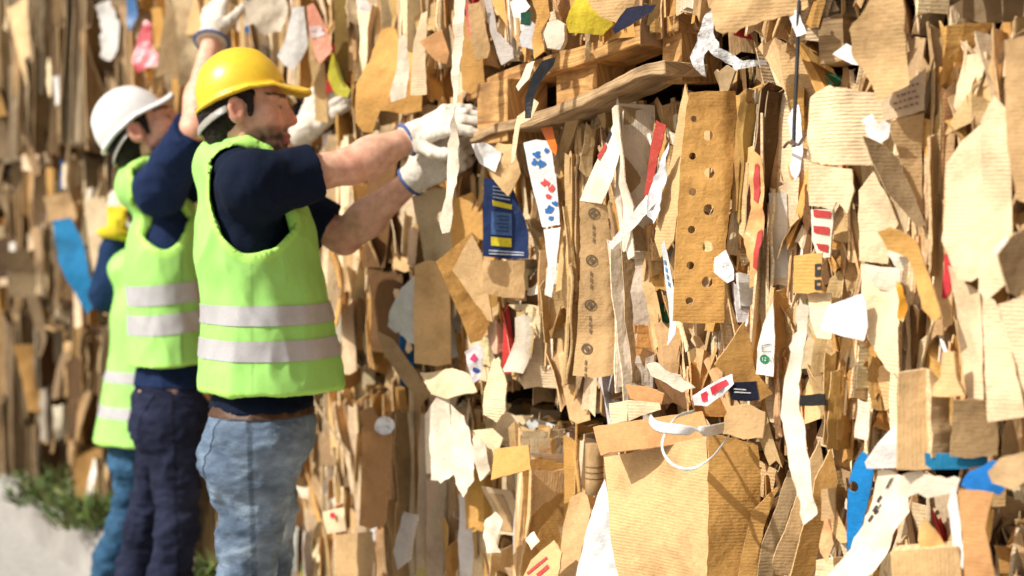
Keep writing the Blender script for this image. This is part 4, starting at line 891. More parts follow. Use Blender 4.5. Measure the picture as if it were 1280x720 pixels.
piece('cardboard_sheet', 'long pale board beside the bright blue sheet, in front of the far dark end', 'cardboard sheet', [(104, 250), (132, 246), (140, 300), (136, 370), (124, 384), (112, 320)], 'pale', h=.10, yaw=34, k=.8, short='pale far board')
# --- lower row, middle distance
piece('cardboard_sheet', 'long smooth orange-tan board upright in the bottom row behind the light jeans', 'cardboard sheet', [(452, 534), (470, 528), (488, 526), (486, 590), (484, 655), (468, 660), (454, 656)], 'orange-tan', h=.12, yaw=14, k=1.0, amp=.002, short='orange-tan upright')
piece('cardboard_sheet', 'small orange-brown board above the long orange-tan upright', 'cardboard sheet', [(452, 514), (466, 508), (472, 526), (490, 530), (486, 540), (456, 540)], 'orange-tan', h=.13, yaw=14, k=.85, short='orange-brown cap')
c = wall_at(481, 532, .15)
fr = Frame(c, 45); fr.amp = .001
o = sheet('foil_lid', fr, [fr.px(481 + 11.5 * math.cos(t * .314), 532 + 11.5 * math.sin(t * .314)) for t in range(20)], (.8, .82, .85, 0), .003, .012, 0, mats=[M['foil']] * 2)
tag(o, 'round silvery lid stuck in the bottom row over the orange-tan upright', 'lid'); LAND.append(('silvery lid', 481, 532, [(470, 520), (492, 520), (492, 544), (470, 544)]))
for pl_, yw_, lb_, sh_ in (([(545, 498), (560, 492), (566, 540), (570, 590), (552, 604), (540, 600), (536, 550)], 16, 'bright cream paper panel hanging down in the bottom row under the wide pale foot flap', 'bright cream panel'),
        ([(566, 505), (580, 520), (588, 560), (590, 600), (578, 622), (566, 590)], 4, 'pointed white paper tongue next to the bright cream panel', 'pointed white tongue'),
        ([(590, 540), (606, 556), (613, 588), (600, 602), (592, 575)], 28, 'small cream paper panel on the near side of the pointed white tongue', 'small cream panel')):
    piece('torn_paper', lb_, 'torn paper', pl_, 'cream', h=.14, yaw=yw_, amp=.012, freq=9, jag=.004, thick=.001, k=1.0, short=sh_)
piece('torn_paper', 'pale bag panel with a small blue print beside the bright cream panel', 'bag', [(530, 520), (546, 494), (556, 500), (560, 560), (556, 592), (534, 592)], 'cream', h=.13, yaw=14, amp=.006, thick=.001, k=.95, short='pale blue-print bag')
o, f = [x for x in scene.objects if x.get('label', '').startswith('pale bag panel')][0], None
piece('cardboard_sheet', 'slanted pale board going up from the small cream panel to the middle row', 'cardboard sheet', [(575, 540), (612, 536), (628, 548), (618, 590), (604, 600), (590, 575)], 'pale', h=.12, yaw=20, k=.95, short='slanted pale board')
piece('cardboard_flap', 'golden flap jutting out in the bottom row beside the slanted pale board', 'cardboard flap', [(616, 560), (660, 556), (662, 586), (640, 592), (614, 600)], 'golden', h=.17, yaw=20, pitch=20, k=1.05, short='golden jutting flap')
piece('cardboard_sheet', 'crumpled carton end with a white tip hanging below the printed scrap', 'cardboard sheet', [(603, 490), (614, 452), (624, 446), (634, 480), (632, 512), (622, 528), (604, 518)], 'pale', h=.16, yaw=20, amp=.010, freq=14, k=1.0, short='white-tipped carton end', jag=.005)
piece('torn_paper', 'white scrap with a peach inside dangling in the bottom row under the golden jutting flap', 'torn paper', [(610, 650), (624, 638), (632, 650), (624, 676), (630, 690), (612, 690), (606, 672)], 'cream', h=.15, yaw=20, amp=.016, freq=18, thick=.001, k=1.05, short='peach-lined scrap')
piece('torn_paper', 'pair of small white tips between the peach-lined scrap and the tan board', 'torn paper', [(655, 676), (668, 664), (676, 676), (664, 688)], 'cream', h=.15, yaw=20, amp=.016, freq=18, thick=.001, k=1.1, short='small white tips')
o, f = piece('carton', 'tan carton corner with red printed lines at the bottom edge', 'carton', [(655, 725), (664, 700), (690, 676), (704, 690), (704, 725)], 'tan', h=.17, yaw=20, k=1.0, short='red-lined carton')
mark(o, f, line((662, 716), (686, 696), 3.5), (.5, .05, .05)); mark(o, f, line((676, 718), (690, 706), 5), (.55, .05, .05))
piece('red_dot_carton', 'pale carton with a red dot low behind the light jeans', 'carton', [(404, 640), (430, 634), (432, 664), (406, 668)], 'pale', h=.12, yaw=14, short='red dot carton')
o = [x for x in scene.objects if x.get('label', '').startswith('pale carton with a red dot')][0]
fr = Frame(wall_at(416, 645, .13), 44); fr.amp = 0
mark(o, fr, blot(416, 644, 5, 9, .3, 2), (.6, .03, .05))
piece('cardboard_box', 'flattened tan box front low in the bottom row under the orange-tan upright', 'cardboard sheet', [(424, 668), (466, 664), (470, 725), (428, 725)], 'tan', h=.13, yaw=14, k=.9, short='flattened box front')
piece('cardboard_sheet', 'grey printed board with a dark letter-like mark tilted below the bright cream panel', 'cardboard sheet', [(490, 690), (504, 640), (522, 644), (512, 700), (496, 712)], (.52, .47, .43, .5), h=.14, yaw=14, short='grey printed board')
# rolled tube with printed stripes
ctr = wall_at(743, 586, .10)
pts = [ctr + UP * (.052 - .104 * i / 4) for i in range(5)]
o = tube('cardboard_tube', pts, .019, tone('tan', .9), 'card', sides=16)
me = o.data; l = me.uv_layers.new(name='UVMap')
tag(o, 'short upright cardboard tube with dark printed rings near the open box', 'tube')
for dz in (-.02, -.008, .004):
    tube('printed_band', [ctr + UP * dz, ctr + UP * (dz + .003)], .0194, (.2, .12, .06), 'ink', parent=o, sides=16)
LAND.append(('cardboard tube', 743, 586, [(734, 558), (752, 558), (752, 612), (734, 612)]))
# ------------------------------------------------------------------ people: smooth-blended solids meshed by surface nets
f32 = np.float32
def A3(v): return np.array((v[0], v[1], v[2]), dtype=f32)
def smin(a, b, k):
    h = np.clip(.5 + .5 * (b - a) / k, 0, 1)
    return b + (a - b) * h - k * h * (1 - h)
def smax(a, b, k): return -smin(-a, -b, k)
def cap(P, a, b, ra, rb):
    a, b = A3(a), A3(b); ab = b - a
    t = np.clip(((P - a) @ ab) / (ab @ ab + 1e-9), 0, 1)
    return np.linalg.norm(P - a - t[:, None] * ab, axis=1) - (ra + (rb - ra) * t)
def ball(P, c, r): return np.linalg.norm(P - A3(c), axis=1) - r
def ell(P, c, r, B=None):
    """ellipsoid; B rows = its axes"""
    q = P - A3(c)
    if B is not None: q = q @ B.T
    r = np.array(r, dtype=f32)
    k0 = np.linalg.norm(q / r, axis=1); k1 = np.linalg.norm(q / (r * r), axis=1)
    return k0 * (k0 - 1) / np.maximum(k1, 1e-6)
def plane(P, c, n): return (P - A3(c)) @ A3(Vector(n).normalized())
def basis(fwd, up):
    f = Vector(fwd).normalized(); l = Vector(up).cross(f).normalized(); u = f.cross(l)
    return np.array([list(f), list(l), list(u)], dtype=f32)

def mesh_sdf(fn, lo, hi, vox):
    """surface nets over a sparse set of blocks"""
    lo = np.array(lo, dtype=f32); hi = np.array(hi, dtype=f32)
    nb = 12
    n = np.maximum(1, np.ceil((hi - lo) / (vox * nb)).astype(int)) * nb + 1
    G = np.full(n, 1.0, dtype=f32)
    bx = [np.arange(0, k - 1, nb) for k in n]
    I, J, K = np.meshgrid(*bx, indexing='ij')
    cen = np.stack((I, J, K), -1).reshape(-1, 3)
    d = fn(lo + (cen + nb / 2) * vox)
    near = np.abs(d) < vox * nb * 1.25
    for c, s in zip(cen, d):
        G[c[0]:c[0] + nb + 1, c[1]:c[1] + nb + 1, c[2]:c[2] + nb + 1] = 1 if s > 0 else -1
    g = np.arange(nb + 1)
    off = np.stack(np.meshgrid(g, g, g, indexing='ij'), -1).reshape(-1, 3)
    cs = cen[near]
    for i in range(0, len(cs), 24):
        b = cs[i:i + 24]
        P = (b[:, None, :] + off[None]).reshape(-1, 3)
        v = fn((lo + P * vox).astype(f32)).reshape(len(b), nb + 1, nb + 1, nb + 1)
        for c, q in zip(b, v): G[c[0]:c[0] + nb + 1, c[1]:c[1] + nb + 1, c[2]:c[2] + nb + 1] = q
    G[0] = G[-1] = 1; G[:, 0] = G[:, -1] = 1; G[:, :, 0] = G[:, :, -1] = 1
    S = G < 0
    acc = np.zeros(tuple(n - 1) + (3,), dtype=f32); cnt = np.zeros(tuple(n - 1), dtype=f32)
    nx, ny, nz = n
    for ax in range(3):
        o1, o2 = [a for a in range(3) if a != ax]
        for s1 in (0, 1):
            for s2 in (0, 1):
                sl = [None] * 3; sh = [None] * 3
                sl[ax] = slice(0, n[ax] - 1); sh[ax] = slice(1, n[ax])
                for o_, s_ in ((o1, s1), (o2, s2)): sl[o_] = sh[o_] = slice(s_, n[o_] - 1 + s_)
                a, b = G[tuple(sl)], G[tuple(sh)]
                m = (a < 0) != (b < 0)
                t = np.where(m, a / (a - b + 1e-12), 0)
                acc[..., ax] += t
                acc[..., o1] += s1 * m; acc[..., o2] += s2 * m
                cnt += m
    mask = cnt > 0
    idx = np.full(mask.shape, -1, dtype=int); idx[mask] = np.arange(mask.sum())
    ijk = np.stack(np.nonzero(mask), -1)
    V = lo + (ijk + acc[mask] / cnt[mask][:, None]) * vox
    faces = []
    for ax in range(3):
        o1, o2 = (ax + 1) % 3, (ax + 2) % 3
        sl = [slice(1, n[a] - 1) for a in range(3)]; sh = list(sl)
        sl[ax] = slice(0, n[ax] - 1); sh[ax] = slice(1, n[ax])
        a, b = S[tuple(sl)], S[tuple(sh)]
        for flip, m in ((0, a & ~b), (1, ~a & b)):
            c = np.stack(np.nonzero(m), -1)
            if not len(c): continue
            for q in range(3):
                if q != ax: c[:, q] += 1
            q = []
            for (d1, d2) in ((-1, -1), (0, -1), (0, 0), (-1, 0)):
                e = c.copy(); e[:, o1] += d1; e[:, o2] += d2
                q.append(idx[e[:, 0], e[:, 1], e[:, 2]])
            q = np.stack(q, 1)
            faces.append(q if not flip else q[:, ::-1])
    return V, np.vstack(faces)

def normals(V, F):
    n = np.zeros_like(V)
    a = np.cross(V[F[:, 2]] - V[F[:, 0]], V[F[:, 3]] - V[F[:, 1]])
    for k in range(4): np.add.at(n, F[:, k], a)
    return n / (np.linalg.norm(n, axis=1)[:, None] + 1e-9)

def wrinkle(V, F, amp, scale, seed, stretch=(1, 1, 1), ridge=True, mask=None):
    n = normals(V, F)
    s = Vector((seed * 3.1, seed * 7.7, seed))
    out = V.copy()
    for i in range(len(V)):
        p = Vector((V[i][0] * stretch[0], V[i][1] * stretch[1], V[i][2] * stretch[2])) * scale + s
        h = noise.noise(p + Vector((noise.noise(p * .6), noise.noise(p * .6 + s), 0)) * .8)
        if ridge: h = .5 - abs(h) * 1.7
        h += .4 * noise.noise(p * 2.3)
        out[i] += n[i] * amp * h * (1 if mask is None else mask[i])
    return out

def keep_big(V, F):
    """drop stray specks: keep the largest connected piece"""
    par = np.arange(len(V))
    for _ in range(200):
        m = par[F].min(1); new = par.copy()
        for k in range(4): np.minimum.at(new, F[:, k], m)
        new = new[new]
        if (new == par).all(): break
        par = new
    ids, c = np.unique(par, return_counts=True)
    keep = par == ids[c.argmax()]
    remap = np.cumsum(keep) - 1
    F = F[keep[F[:, 0]]]
    return V[keep], remap[F]

def hand_parts(wrist, d, back, thumb, k=1.0, curls=(20, 25, 20), spread=5, thumb_out=40, thumb_curl=15, flip=1):
    """capsules of a hand: D along the forearm to the fingers, BACK out of the back of the hand, THUMB towards the thumb side"""
    d = Vector(d).normalized(); th = (Vector(thumb) - d * Vector(thumb).dot(d)).normalized(); bk = d.cross(th).normalized()
    if bk.dot(Vector(back)) < 0: bk = -bk
    w = Vector(wrist); caps = []
    caps.append((w - d * .02 * k, w + d * .02 * k, .027 * k, .027 * k))
    lens = ((.043, .027, .022), (.048, .030, .023), (.045, .028, .022), (.035, .021, .019))
    for i, (o, ln) in enumerate(zip((.031, .0105, -.0105, -.030), lens)):
        kn = w + d * (.098 - .004 * abs(i - 1)) * k + th * o * k - bk * .002 * k
        caps.append((w + d * .015 * k + th * o * .55 * k, kn, .0150 * k, .0125 * k))
        p = kn; a = 0; sp = R(spread) * (1.5 - i)
        fd = (d * math.cos(sp) + th * math.sin(sp)).normalized()
        for j in range(3):
            cu = curls[j] if isinstance(curls[j], (int, float)) else curls[j][i]
            a += cu
            v = fd * math.cos(R(a)) - bk * math.sin(R(a))
            q = p + v * ln[j] * k
            caps.append((p, q, (.0096 - .0008 * j) * k, (.0090 - .0009 * j) * k))
            p = q
    tb = w + d * .022 * k + th * .028 * k - bk * .008 * k
    a = R(thumb_out); v = d * math.cos(a) + th * math.sin(a) - bk * .25
    p1 = tb + v.normalized() * .045 * k
    a = R(thumb_out - thumb_curl); v = d * math.cos(a) + th * math.sin(a) - bk * .35
    p2 = p1 + v.normalized() * .033 * k
    a = R(thumb_out - 2 * thumb_curl); v = d * math.cos(a) + th * math.sin(a) - bk * .4
    p3 = p2 + v.normalized() * .026 * k
    caps += [(w + d * .01 * k + th * .012 * k, tb, .020 * k, .0165 * k), (tb, p1, .0165 * k, .0125 * k), (p1, p2, .0120 * k, .0108 * k), (p2, p3, .0105 * k, .0085 * k)]
    return caps
def hand_sdf(P, caps, off=0.0):
    d = None
    for c in caps:
        e = cap(P, *c); d = e if d is None else smin(d, e, .0045)
    return d - off

def head_sdf(P, c, B, k=1.0, nose=1.0):
    """head in its own axes: x forward, y to its left, z up; origin between the ears"""
    q = ((P - A3(c)) @ B.T) / k
    d = ell(q, (-.012, 0, .035), (.098, .076, .088))
    d = smin(d, ell(q, (.030, 0, -.035), (.066, .056, .082)), .03)
    for s in (-1, 1):
        d = smin(d, cap(q, (.005, s * .050, -.055), (.074, s * .018, -.104), .020, .017), .025)
        d = smin(d, ball(q, (.062, s * .042, -.018), .024), .03)
        d = smin(d, cap(q, (.088, s * .012, .030), (.072, s * .044, .032), .011, .009), .014)
        d = smax(d, -ell(q, (.101, s * .033, .010), (.020, .019, .011)), .012)
        d = smin(d, ball(q, (.0765, s * .032, .009), .0135), .004)
    d = smin(d, ell(q, (.078, 0, -.108), (.024, .024, .018)), .02)
    d = smin(d, cap(q, (.090, 0, .018), (.110 * nose, 0, -.024), .0085, .0120), .014)
    for s in (-1, 1): d = smin(d, ball(q, (.100, s * .011, -.029), .0095), .008)
    d = smin(d, ell(q, (.092, 0, -.060), (.012, .024, .007)), .008)
    d = smin(d, ell(q, (.090, 0, -.073), (.012, .020, .007)), .008)
    d = smax(d, -cap(q, (.103, -.02, -.0665), (.103, .02, -.0665), .0025, .0025), .004)
    for s in (-1, 1):
        e = ell(q, (-.010, s * .080, .000), (.021, .011, .033), basis((1, s * -.35, .12), (-.12, 0, 1)))
        e = smax(e, -ell(q, (-.004, s * .090, .004), (.011, .008, .019)), .006)
        d = smin(d, e, .006)
    return d * k

class Person:
    def __init__(s, name, label, spec):
        s.n, s.s = name, spec
        s.root = empty(name, spec['base'])
        tag(s.root, label, 'person')
    def part(s, name, fn, lo, hi, vox, mat, tint, wr=(), parent=None, big=True):
        V, F = mesh_sdf(fn, lo, hi, vox)
        if big: V, F = keep_big(V, F)
        for w in wr: V = wrinkle(V, F, *w)
        t = tint(V) if callable(tint) else np.tile(np.array(tuple(tint) + (0.0,)), (len(V), 1))
        o = mesh_object(name, V, F.tolist(), [M[mat]], parent or s.root, None, None, True, t)
        return o, V, F

def lerp(a, b, t): return Vector(a) + (Vector(b) - Vector(a)) * t
def box_of(pts, m):
    a = np.array([list(p) for p in pts]); return a.min(0) - m, a.max(0) + m

def fbm(V, sc, seed=0.0):
    return np.array([noise.noise(Vector((p[0], p[1], p[2])) * sc + Vector((seed, seed * 2, 0))) for p in V])

SKIN = np.array((.70, .43, .31))
def make_person(name, label, sp):
    g = sp
    F_, U_ = Vector(g['fwd']).normalized(), Vector(g.get('up', (0, 0, 1))).normalized()
    L_ = U_.cross(F_).normalized(); Bt = basis(F_, U_)
    pel, chest, neck = Vector(g['pelvis']), Vector(g['chest']), Vector(g['neck'])
    sh, el, wr_ = g['sh'], g['el'], g['wr']
    hip, kn, an = g['hip'], g['kn'], g['an']
    hd, HB = Vector(g['head']), basis(g['hfwd'], g['hup'])
    hk = g.get('hk', 1.0)
    m = g.get('m', 1.0)
    P_ = Person(name, label, dict(base=(pel.x, pel.y, 0)))
    mid = lerp(pel, chest, .5)
    def torso(P, off=0.0):
        d = ell(P, chest - F_ * .005, (.102 * m, .172 * m, .205), Bt)
        d = smin(d, ell(P, mid, (.108 * m, .150 * m, .20), Bt), .06)
        d = smin(d, ell(P, pel, (.122 * m, .168 * m, .13), Bt), .06)
        for q in sh: d = smin(d, cap(P, lerp(neck, q, .25) - U_ * .02, q, .058 * m, .066 * m), .06)
        return d - off
    def upper(P, off):
        d = None
        for q, e in zip(sh, el):
            x = cap(P, q, e, .056 * m, .044 * m)
            d = x if d is None else np.minimum(d, x)
        return d - off
    def legs(P, off=0.0):
        d = ell(P, pel - U_ * .03, (.120 * m, .168 * m, .12), Bt)
        for s, q in ((-1, hip[0]), (1, hip[1])): d = smin(d, ball(P, Vector(q) - F_ * .036 - U_ * .045, .090 * m), .05)
        for h, k, a in zip(hip, kn, an):
            x = cap(P, h, k, .088 * m, .055 * m)
            x = smin(x, cap(P, k, lerp(k, a, .45) , .057 * m, .055 * m), .03)
            x = smin(x, cap(P, lerp(k, a, .4), a, .054 * m, .038 * m), .03)
            d = smin(d, x, .035)
        return d - off
    hands = g['hands']
    def arms(P):
        d = None
        for q, e, w in zip(sh, el, wr_):
            x = smin(cap(P, q, e, .050 * m, .040 * m), cap(P, e, lerp(e, w, .35), .042 * m, .047 * m), .02)
            x = smin(x, cap(P, lerp(e, w, .3), w, .045 * m, .0265 * m), .02)
            d = x if d is None else np.minimum(d, x)
        return d
    feet = [(Vector(a) - F_ * .04 - U_ * .05, Vector(a) + F_ * .17 - U_ * .065) for a in an]
    def neckd(P, off=0.0): return cap(P, neck - U_ * .03, hd - Vector(HB[2]) * .05 - Vector(HB[0]) * .02, .060 * m, .056 * m) - off
    def body(P):
        d = smin(torso(P, -.012), neckd(P), .035)
        d = smin(d, head_sdf(P, hd, HB, hk, g.get('nose', 1.0)), .018)
        d = smin(d, arms(P), .03)
        d = smin(d, legs(P, -.010), .05)
        for c in hands: d = smin(d, hand_sdf(P, c, -.003), .015)
        for a, b in feet: d = smin(d, cap(P, a, b, .032, .024), .03)
        return d
    allp = [pel, chest, neck, hd, *sh, *el, *wr_, *hip, *kn, *an] + [c[1] for h in hands for c in h]
    lo, hi = box_of(allp, .17)
    def skin_tint(V):
        t = np.tile(np.array((*SKIN * g.get('skin', 1.0), 0.0)), (len(V), 1))
        q = ((V - A3(hd)) @ HB.T) / hk
        r = np.clip(1 - np.linalg.norm(q - np.array((.11, 0, -.02)), axis=1) / .035, 0, 1)
        for s in (-1, 1): r = np.maximum(r, .8 * np.clip(1 - np.linalg.norm(q - np.array((-.01, s * .082, 0)), axis=1) / .035, 0, 1)); r = np.maximum(r, .7 * np.clip(1 - np.linalg.norm(q - np.array((.07, s * .05, -.02)), axis=1) / .035, 0, 1))
        for e in el: r = np.maximum(r, .8 * np.clip(1 - np.linalg.norm(V - A3(e), axis=1) / .07, 0, 1))
        t[:, :3] *= 1 + r[:, None] * np.array((.08, -.28, -.30))
        inhead = np.linalg.norm(q, axis=1) < .19
        nz = np.array([noise.noise(Vector(p) * 60) for p in q[inhead]]) if inhead.any() else np.zeros(0)
        full = np.zeros(len(V)); full[inhead] = nz
        x, y, z = q[:, 0], q[:, 1], q[:, 2]
        # beard shadow: jaw, chin, moustache
        be = np.clip((-.035 - z - .35 * np.maximum(0, .03 - x)) / .03, 0, 1) * np.clip((x + .02) / .03, 0, 1) * np.clip((z + .15) / .03, 0, 1)
        mo = np.clip(1 - np.abs(z + .046) / .012, 0, 1) * (np.abs(y) < .028) * (x > .07)
        lips = ((np.abs(z + .067) < .013) & (np.abs(y) < .024) & (x > .086))
        be = np.maximum(be, mo) * (1 - lips) * inhead * g.get('beard', .8) * 1.3
        be = np.clip(be * (1 + full * .8), 0, 1)[:, None]
        t[:, :3] = t[:, :3] * (1 - be) + np.array((.050, .032, .022)) * be
        t[lips & inhead, :3] = np.array((.42, .15, .12))
        brow = (np.abs(z - .034 - .1 * (np.abs(y) - .03)) < .0045) & (np.abs(y) > .012) & (np.abs(y) < .055) & (x > .055) & inhead
        t[brow, :3] = (.09, .055, .038)
        for s in (-1, 1):
            ev = np.linalg.norm(q - np.array((.0765, s * .032, .009)), axis=1) < .0150
            lid = ev & (np.abs(z - .006) > .0042)
            t[ev & ~lid, :3] = (.30, .26, .23)
            t[ev & ~lid & (np.abs(y - s * .032) < .006), :3] = (.02, .015, .01)
        sole = V[:, 2] < 0
        return t
    P_.part('body', body, lo, hi, .0055, 'skin', skin_tint)
    # ---- T-shirt
    hem = g['shirt_hem']
    def shirt(P):
        d = smax(torso(P, .003), plane(P, neck + U_ * .012 - F_ * .01, U_ * .9 - F_ * .35), .006)
        cut = None
        for q, e, fr_ in zip(sh, el, g['sleeve']):
            x = cap(P, q, e, .064 * m, .058 * m) - .006 * g.get('loose', 1.0)
            x = np.maximum(x, plane(P, lerp(q, e, fr_), Vector(e) - Vector(q)))
            cut = x if cut is None else np.minimum(cut, x)
        for q, e, lg in zip(el, wr_, g.get('long', (0, 0))):
            if lg: cut = smin(cut, np.maximum(cap(P, q, e, .056, .046), plane(P, lerp(q, e, .95), Vector(e) - Vector(q))), .02)
        d = smin(d, cut, .035)
        d = np.maximum(d, -plane(P, hem, U_))
        return d
    lo2, hi2 = box_of([pel, chest, neck, *sh, *el] + [w for w, lg in zip(wr_, g.get('long', (0, 0))) if lg], .16); lo2[2] = Vector(hem).z - .03
    P_.part('shirt', shirt, lo2, hi2, .0055, 'shirt', g['shirt_col'], [(.008, 7.5, 3.3, (1, .6, 1.0)), (.004, 18, 1.3)])
    # ---- vest
    vh = g['vest_hem']; vt = chest.z
    vc0, vc1 = chest + F_ * g.get('v0', 0.0), Vector(vh)
    def vest_solid(P, off):
        t = np.clip((vc0.z + .10 - P[:, 2]) / (vc0.z + .10 - vc1.z), 0, 1)[:, None]
        cen = A3(vc0) + (A3(vc1) - A3(vc0)) * t; cen[:, 2] = P[:, 2]
        q = (P - cen) @ Bt.T
        t = t[:, 0]
        a = g['va'][0] + (g['va'][1] - g['va'][0]) * t; b = g['vb'][0] + (g['vb'][1] - g['vb'][0]) * t
        rr = np.sqrt((q[:, 0] / a) ** 2 + (q[:, 1] / b) ** 2)
        d = (rr - 1) * np.minimum(a, b)
        d = smax(d, P[:, 2] - (vc0.z + .09), .08)
        top = ell(P, chest - F_ * .005 + U_ * .01, (.098 * m, .180 * m, .195), Bt)
        for w in sh: top = smin(top, cap(P, lerp(neck, w, .15) - U_ * .015, lerp(neck, w, .8), .062 * m, .066 * m), .05)
        return smin(d, top - .016, .05) - off
    arm = g['armhole']      # list of (centre, forward half width, up half, lateral sign)
    def carve(P):
        d = None
        for (c, hw, hz, s) in arm:
            q = (P - A3(c)) @ Bt.T
            e = (np.sqrt((q[:, 0] / hw) ** 2 + (np.minimum(q[:, 2], 0) / hz) ** 2) - 1) * hw
            e = np.maximum(e, -s * q[:, 1])
            d = e if d is None else np.minimum(d, e)
        nk = cap(P, neck + F_ * .03 - U_ * .01, neck + U_ * .25, .073, .09)
        nk = np.minimum(nk, cap(P, neck + F_ * .11 + U_ * .03, neck + F_ * .14 - U_ * .13, .055, .012))
        return np.minimum(d, nk)
    def vest(P):
        o = vest_solid(P, .004)
        d = np.maximum(o, -vest_solid(P, -.011))
        d = np.maximum(d, -plane(P, vh, g.get('vest_up', U_)))
        return np.maximum(d, -carve(P))
    lo3, hi3 = box_of([pel, chest, neck, *sh], .24); lo3[2] = Vector(vh).z - .05; hi3[2] = neck.z + .12
    LIME = np.array(g.get('lime', (.34, .70, .17)))
    def vtint(V):
        t = np.tile(np.array((*LIME, 0.0)), (len(V), 1))
        e = np.minimum(np.abs(carve(V.astype(f32))), np.abs(plane(V.astype(f32), vh, g.get('vest_up', U_))))
        b = np.clip((.013 - e) / .003, 0, 1)[:, None]
        sq = (V - A3(chest)) @ Bt.T
        sm_ = (np.abs(sq[:, 0] - .02) < .004) & (np.abs(sq[:, 1]) > .08)
        t[sm_, :3] *= .80
        t[:, :3] *= (1 + .10 * fbm(V * np.array((1, 1, .4)), 11, 5.0))[:, None]
        t[:, :3] = t[:, :3] * (1 - b) + np.array((.42, .80, .16)) * b
        return t
    ov, VV, VF = P_.part('vest', vest, lo3, hi3, .005, 'vest', vtint, [(.011, 6, 5.1, (1, 1, .4)), (.005, 15, 2.2, (1, 1, .6))])
    # reflective bands: the slices of the vest between two levels, lifted off it
    import bmesh
    vn = normals(VV, VF)
    upv = Vector(g.get('vest_up', U_))
    for (c0, c1) in g['bands']:
        bm = bmesh.new(); bm.from_mesh(ov.data)
        lw = world_loc(ov)
        for pt, nn in ((c0, 1), (c1, -1)):
            bmesh.ops.bisect_plane(bm, geom=bm.verts[:] + bm.edges[:] + bm.faces[:], plane_co=Vector(pt) - lw, plane_no=upv * nn, clear_inner=True)
        bm.normal_update()
        fs = [f for f in bm.faces]
        out = []
        for f in fs:
            w = f.calc_center_median() + lw
            c = vc0 + (vc1 - vc0) * max(0, min(1, (vc0.z + .1 - w.z) / (vc0.z + .1 - vc1.z)))
            if (w - c).to_2d().dot(f.normal.to_2d()) <= 0: out.append(f)
        bmesh.ops.delete(bm, geom=out, context='FACES')
        bm.normal_update()
        for v in bm.verts: v.co += v.normal * .0025
        me = bpy.data.meshes.new('reflective_band'); bm.to_mesh(me); bm.free()
        me.materials.append(M['band'])
        ca = me.color_attributes.get('tint')
        if ca: ca.data.foreach_set('color', np.tile(np.array((.46, .46, .475, 0), dtype=np.float32), len(me.vertices)))
        for p in me.polygons: p.use_smooth = True
        ob = bpy.data.objects.new('reflective_band', me); col.objects.link(ob); ob.parent = ov
    # ---- trousers
    top = Vector(g['waist'])
    def jeans(P):
        d = legs(P, .008 * g.get('jl', 1.0))
        d = np.maximum(d, plane(P, top, U_))
        for a, k in zip(an, kn): d = np.maximum(d, -(P[:, 2] - (Vector(a).z - .02)))
        return d
    lo4, hi4 = box_of([pel, *hip, *kn, *an], .20); hi4[2] = top.z + .03
    jc = np.array(g['jeans_col'])
    def jtint(V):
        t = np.tile(np.array((*jc, 0.0)), (len(V), 1))
        fade = g.get('fade', 0)
        q = (V - A3(pel)) @ Bt.T
        n_ = fbm(V * np.array((1, 1, 1.6)), 9, 2.0)
        fr1 = np.clip(1 - np.abs(q[:, 2] + .28) / .30, 0, 1) * np.clip(.4 + q[:, 0] * 5 + n_ * .6, 0, 1)
        t[:, :3] = t[:, :3] * (1 + fade * fr1[:, None] * np.array((2.2, 1.9, 1.5))) * (1 + .35 * n_[:, None])
        # side seam and fly stitching: darker lines
        seam = np.abs(q[:, 0] + .012 + .02 * q[:, 2]) < .006
        t[seam & (np.abs(q[:, 1]) > .09), :3] *= .55
        return t
    oj, JV, JF = P_.part('jeans', jeans, lo4, hi4, .006, 'denim', jtint, [(.010, 8, 1.1, (1, 1, 1.5)), (.005, 19, 4.2, (1, 1, 1.6))])
    def patch(nm, planes_, lift, mat, tint, parent):
        """a piece of cloth sewn on: the jeans surface inside a set of planes, lifted"""
        bm = bmesh.new(); bm.from_mesh(oj.data); lw = world_loc(oj)
        for pt, nn in planes_:
            bmesh.ops.bisect_plane(bm, geom=bm.verts[:] + bm.edges[:] + bm.faces[:], plane_co=Vector(pt) - lw, plane_no=Vector(nn), clear_outer=True)
        bm.normal_update()
        if not bm.faces: bm.free(); return None
        for v in bm.verts: v.co += v.normal * lift * .3
        ex = bmesh.ops.extrude_face_region(bm, geom=bm.faces[:])
        for v in [e for e in ex['geom'] if isinstance(e, bmesh.types.BMVert)]: v.co += v.normal * .0018
        me = bpy.data.meshes.new(nm); bm.to_mesh(me); bm.free()
        me.materials.append(M[mat])
        ca = me.color_attributes.get('tint')
        if ca: ca.data.foreach_set('color', np.tile(np.array((*tint, 0), dtype=np.float32), len(me.vertices)))
        for p in me.polygons: p.use_smooth = True
        ob = bpy.data.objects.new(nm, me); col.objects.link(ob); ob.parent = parent
        return ob
    for s in (-1, 1):
        c = pel - F_ * .05 + L_ * s * .075
        pk = patch('back_pocket', [(c - F_ * .01, F_), (c + U_ * .015, U_), (c - U_ * .125, -U_), (c + L_ * .062, L_), (c - L_ * .062, -L_)], .002, 'denim', tuple(jc * 1.15), oj)
        if pk is not None and g.get('red_tag') and s == -1:
            tq = c + U_ * .005 - L_ * .060 - F_ * .068
    patch('waistband', [(top - U_ * .035, -U_)], .002, 'denim', tuple(jc * .95), oj)
    if 'belt' in g:
        bt = patch('belt', [(top - U_ * .034, -U_), (top - U_ * .004, U_)], .006, 'leather', (.075, .032, .014), P_.root)
